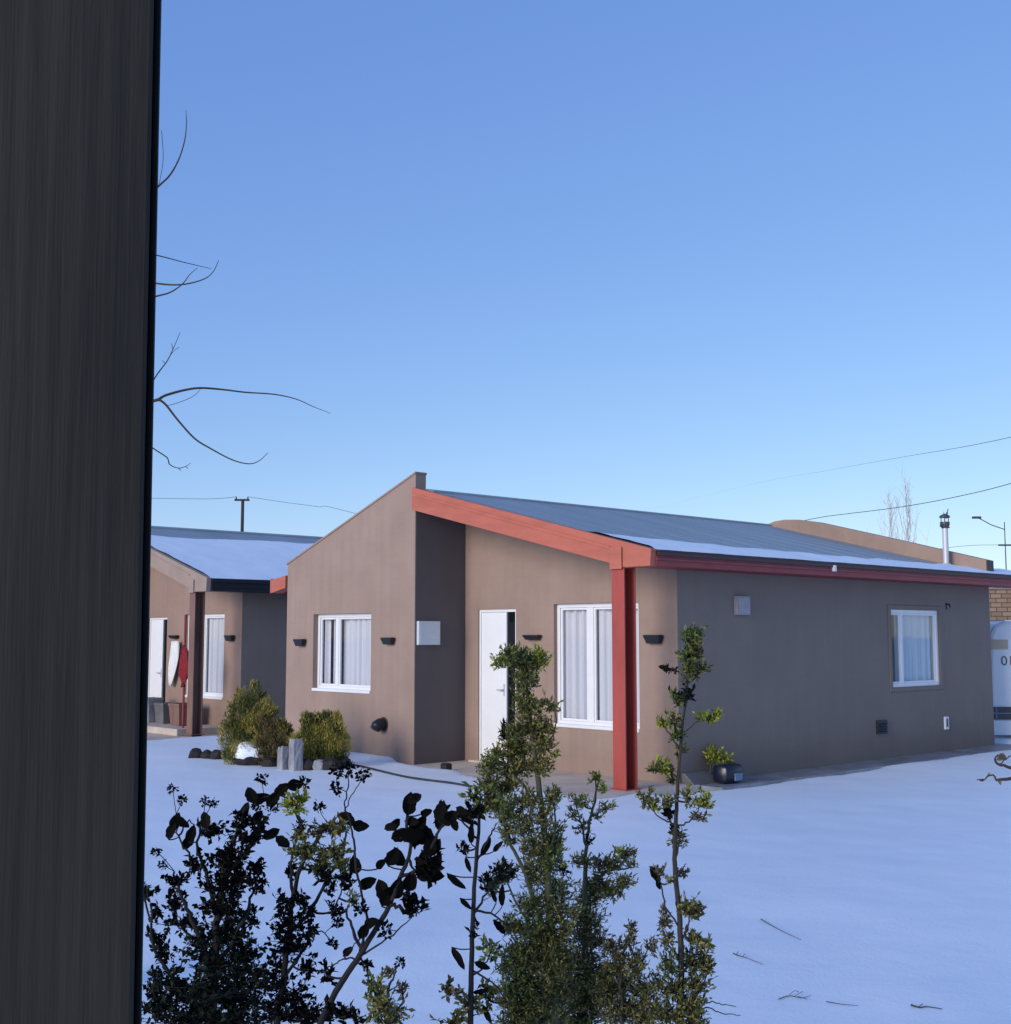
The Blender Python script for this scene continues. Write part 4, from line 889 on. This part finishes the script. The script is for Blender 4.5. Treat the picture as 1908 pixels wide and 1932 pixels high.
def rock(name, c, sx, sy, sz, seed, m, label, cat, group=None, cap=False, sub=3):
    import bmesh
    bm = bmesh.new(); bmesh.ops.create_icosphere(bm, subdivisions=sub, radius=1)
    for v in bm.verts:
        n = v.co.normalized(); k = 1+.32*noise.noise(n*1.3+Vector((seed*3.1, 0, 0)))+.14*noise.noise(n*3.4+Vector((0, seed, 0)))
        v.co = Vector((n.x*k*sx, n.y*k*sy, n.z*k*sz))
    me = bpy.data.meshes.new(name); bm.to_mesh(me); me.materials.append(m)
    o = bpy.data.objects.new(name, me); COL.objects.link(o); o.location = c
    if cap:
        for v in bm.verts: v.co = Vector((v.co.x*.92-.10*sx, v.co.y*.99-.012, v.co.z*.8+.27*sz))
        m2 = bpy.data.meshes.new('snow_cap'); bm.to_mesh(m2); m2.materials.append(M['snow'])
        for p_ in m2.polygons: p_.use_smooth = True
        q = bpy.data.objects.new('snow_cap', m2); COL.objects.link(q); q.parent = o
    bm.free(); return tag(o, label, cat, group)
RG = 'rocks edging the flower bed'
g = ground_at(478, 1449); rock('border_rock', (g.x, g.y, snow_z(g.x, g.y)+.11), .25, .2, .2, 1, M['rock'], 'large dark rock with a thick cap of snow', 'rock', RG, True)
for i, (x, y, s_, lb) in enumerate([(370, 1436, .085, 'leftmost small black rock of the row on the snow'), (391, 1437, .075, 'second small black rock from the left in the row'), (410, 1438, .085, 'third small black rock from the left, between two touching rocks'), (433, 1439, .10, 'black rock below the tall yellowish shrub'), (452, 1448, .07, 'small rock just left of the snow capped rock'),
        (508, 1453, .08, 'dark rock between the snow capped rock and the grey stones'), (580, 1460, .09, 'dark rock right of the grey stones'), (600, 1460, .08, 'pale dark rock in front of the rounded yellow green shrub'), (624, 1460, .10, 'dark rock at the right foot of the rounded shrub'), (648, 1456, .08, 'rightmost small dark rock of the flower bed')]):
    g = ground_at(x, y); rock('border_rock', (g.x, g.y, snow_z(g.x, g.y)+s_*.5), s_*1.25, s_, s_*1.05, 11+i, M['rock'] if i != 7 else M['stone'], lb, 'rock', RG, False, 2)
for x, y, w_, h_, sd_, lb in [(535, 1459, .145, .33, 2, 'shorter grey upright stone left of the taller stone'), (558, 1461, .165, .43, 5, 'taller grey upright stone in front of the rounded shrub')]:
    g = ground_at(x, y); mb = MB(); rr = random.Random(sd_); n = 8; vs = []
    for k in range(n+1):
        z = -.05+(h_+.05)*k/n; q = w_/2*(1 if k < n else .86)
        for j in range(16):
            t = j*math.pi/8; e = max(abs(math.cos(t)), abs(math.sin(t))); rad = q/e*(1+rr.uniform(-.04, .04))
            vs.append((rad*math.cos(t), rad*math.sin(t)*.8, z+(rr.uniform(-.015, .015) if k == n else 0)))
    mb.add(vs, [(k*16+j, k*16+(j+1) % 16, k*16+16+(j+1) % 16, k*16+16+j) for k in range(n) for j in range(16)]+[tuple(range(n*16, n*16+16))])
    o = mb.build('upright_stone', M['stone'], bevel=.006); o.location = (g.x, g.y, 0); o.rotation_euler.z = RZ+rr.uniform(-.2, .2); tag(o, lb, 'stone', 'upright grey stones')

# ------------------------------------------------------------------ small things round the porch
def lift(p, h=.0): return Vector((p[0], p[1], snow_z(p[0], p[1])+h))
P = [lift(ground_at(x, y, .05), .012) for x, y in ((664, 1446), (690, 1451), (730, 1459), (765, 1466), (810, 1473), (850, 1479), (890, 1486), (930, 1492))]
tube_thing('garden_hose', P, .013, M['wire'], 'dark garden hose lying on the snow before the porch', 'hose', k=8)
g = ground_at(842, 1457); mb = MB(); mb.box(-.055, .055, -.05, .05, 0, .075); mb.box(-.045, .045, -.04, .04, .075, .083)
o = mb.build('drain_block', M['black'], bevel=.008); o.location = (g.x, g.y, max(.02, snow_z(g.x, g.y)-.005)); o.rotation_euler.z = RZ; tag(o, 'small black block on the edge of the porch paving', 'block')
# navy tub by the wall
g = wld(4.05, 1.42, .012); tb = empty('storage_tub', g, RZ)
mb = MB(); n = 20; rings = [(-.16, .8), (-.14, .97), (0, 1), (.13, .97), (.15, .93)]
vs = []
for d_, k in rings:
    for j in range(n):
        t = 2*math.pi*j/n; c_, s_ = math.cos(t), math.sin(t); q = .12*k/((abs(c_)**4+abs(s_)**4)**.25)
        vs.append((c_*q*.95+.02, d_, .115+s_*q*.9))
fs = [(i*n+j, i*n+(j+1) % n, (i+1)*n+(j+1) % n, (i+1)*n+j) for i in range(4) for j in range(n)]+[tuple(range(n))[::-1], tuple(range(4*n, 5*n))]
mb.add(vs, fs); mb.build('body', M['navy'], tb, smooth=True)
mb = MB(); mb.prism([(-.02, .03), (.12, .03), (.13, .12), (-.03, .12)], 'x', .12, .142); mb.build('pale_panel', M['paleblue'], tb, bevel=.012)
mb = MB(); mb.tube(smooth_line([(.05, -.1, .22), (.05, 0, .25), (.05, .1, .22)], 5), .009, 6); mb.build('handle', M['black'], tb)
tag(tb, 'dark navy plastic tub with pale blue panel by the charcoal wall', 'tub')
pl = Shrub(15.0, lambda x, y: (x, y)); pl.stem([(1338, 1490), (1340, 1462), (1342, 1440), (1346, 1420)], .012, .005, True); pl.stem([(1342, 1440), (1358, 1432), (1374, 1436)], .006, .003)
pl.clump(1346, 1422, 17, 18, 'yg', .7, .06, .03, .6); pl.clump(1362, 1430, 22, 16, 'yg', .7, .06, .03, .6); pl.clump(1376, 1438, 9, 7, 'yg', .35, .05, .025, .6)
pl.done('wall_plant', M['greenstem'], 'small fan shaped yellow green plant above the navy tub', 'plant')
g = ground_at(1345, 1494); mb = MB(); mb.box(-.16, .14, -.035, .035, 0, .035); o = mb.build('timber_offcut', M['black'], bevel=.008); o.location = lift(g, -.004); o.rotation_euler.z = R(-6); tag(o, 'short black timber offcut lying in the snow below the navy tub', 'timber')
mb = MB(); mb.prism([(0, 0), (.2, 0), (.05, .13), (0, .13)], 'y', -.5, .2); o = mb.build('leaning_slab', M['darkconc'], bevel=.01); o.location = wld(3.775, 1.42, .01); o.rotation_euler.z = RZ; tag(o, 'grey concrete wedge against the charcoal wall beside the navy tub', 'slab')

# twigs on the snow
TG = 'twigs lying on the snow'
def twig(pts, r, label, side=()):
    mb = MB(); P = smooth_line([lift(ground_at(x, y), .006) for x, y in pts], 5); mb.tube(P, [r-(r*.6)*i/(len(P)-1) for i in range(len(P))], 5)
    for t in side: mb.tube(smooth_line([lift(ground_at(x, y), .01) for x, y in t], 4), r*.5, 4)
    tag(mb.build('fallen_twig', M['bark'], smooth=True), label, 'twig', TG)
twig([(1436, 1748), (1458, 1762), (1480, 1774), (1512, 1790)], .003, 'longest straight thin twig lying on the open snow')
twig([(1384, 1817), (1396, 1822), (1408, 1825), (1440, 1838)], .003, 'short knotty twig on snow right of the tall sapling', [[(1390, 1820), (1394, 1815)], [(1402, 1824), (1407, 1819)]])
twig([(1720, 1917), (1735, 1921), (1750, 1920), (1778, 1924)], .0045, 'dark thick twig near the bottom right of the snow', [[(1735, 1921), (1742, 1917)]])
twig([(1470, 1905), (1490, 1898), (1512, 1901), (1530, 1896)], .0025, 'thin branching twig left of the dark thick twig', [[(1490, 1898), (1500, 1890), (1508, 1892)], [(1500, 1900), (1516, 1890)], [(1505, 1900), (1524, 1905)]])
twig([(1560, 1908), (1590, 1913), (1620, 1916)], .0022, 'fine straight twig nearest to the dark thick twig')

# things under the next house's porch
def H2(a, b, z=0): return wld(DA+a, DB+b, z)
for nm, a, b, w_, h_, m, lb in [('stone_planter', 1.35, .45, .3, .46, 'stone', 'grey stone planter beside the dark post, at the far porch'), ('stone_planter', 1.85, .5, .34, .38, 'darkconc', 'dark planter between grey and reddish planters on the far porch'), ('stone_planter', 2.55, .45, .38, .4, 'brownpost', 'reddish brown planter nearest the brown post')]:
    mb = MB(); q = w_/2
    mb.add([(x*q*k, y*q*k, z) for z, k in ((0, .86), (h_-.05, 1), (h_-.05, 1.06), (h_, 1.06), (h_, .92), (h_-.06, .9)) for x, y in ((-1, -1), (1, -1), (1, 1), (-1, 1))],
           [(k*4+j, k*4+(j+1) % 4, k*4+4+(j+1) % 4, k*4+4+j) for k in range(5) for j in range(4)]+[(20, 21, 22, 23), (3, 2, 1, 0)])
    o = mb.build(nm, M[m], bevel=.008); o.location = H2(a, b, .1); o.rotation_euler.z = RZ; tag(o, lb, 'planter', 'planters on the far porch')
rod = empty('hanging_cloth', H2(3.1, .15, 0), RZ)
MB().tube([(0, 0, .1), (0, 0, 2.1)], .022, 8).build('pole', M['maroon'], rod)
mb = MB(); n = 14; vs = []
for k in range(n+1):
    z = 1.55-.72*k/n; w_ = .05+.2*math.sin(math.pi*min(1, k/n*1.1))**.7
    for j in range(9): u = j/8-.35; vs.append((u*w_*1.3, -.03+.03*math.sin(j*1.9+k*.5), z+.02*math.sin(j*2.3)))
mb.add(vs, [(k*9+j, k*9+j+1, k*9+10+j, k*9+9+j) for k in range(n) for j in range(8)]); o = mb.build('cloth', M['redcloth'], rod, smooth=True); o.modifiers.new('thick', 'SOLIDIFY').thickness = .012
tag(rod, 'red cloth hanging on a thin dark red pole by the far porch post', 'cloth')
mb = MB(); vs = []
for k in range(11):
    z = 1.62-.85*k/10; w_ = .17+.12*math.sin(k*.28)-.016*k
    for j in range(9): u = j/8-.5; vs.append((u*w_*1.6-.012*k, .02*math.sin(j*1.7+k*.4), z+.01*math.sin(j*2.)))
mb.add(vs, [(k*9+j, k*9+j+1, k*9+10+j, k*9+9+j) for k in range(10) for j in range(8)])
wc = mb.build('hanging_towel', M['whitecloth'], smooth=True); wc.modifiers.new('thick', 'SOLIDIFY').thickness = .012
wc.location = H2(1.5, .82, 0); wc.rotation_euler.z = RZ; tag(wc, 'white towel hanging on the far porch wall beside the door', 'towel')

# ------------------------------------------------------------------ the near post
Y = 1.2; xe = at(311, 966, Y).x; yaw = math.atan2(-xe, Y)
po = empty('wooden_post', (xe, Y, 0), yaw+R(.15)); po.rotation_euler.y = R(-.45)
mb = MB(); mb.box(-.34, -.005, 0, .2, -.1, 3.6); mb.build('post_board', M['post'], po, bevel=.004)
mb = MB(); mb.box(-.0045, .001, .006, .19, -.1, 3.6); mb.build('edge_board', M['edge'], po, bevel=.003)
tag(po, 'charcoal weathered wooden post standing close at the left edge', 'post')
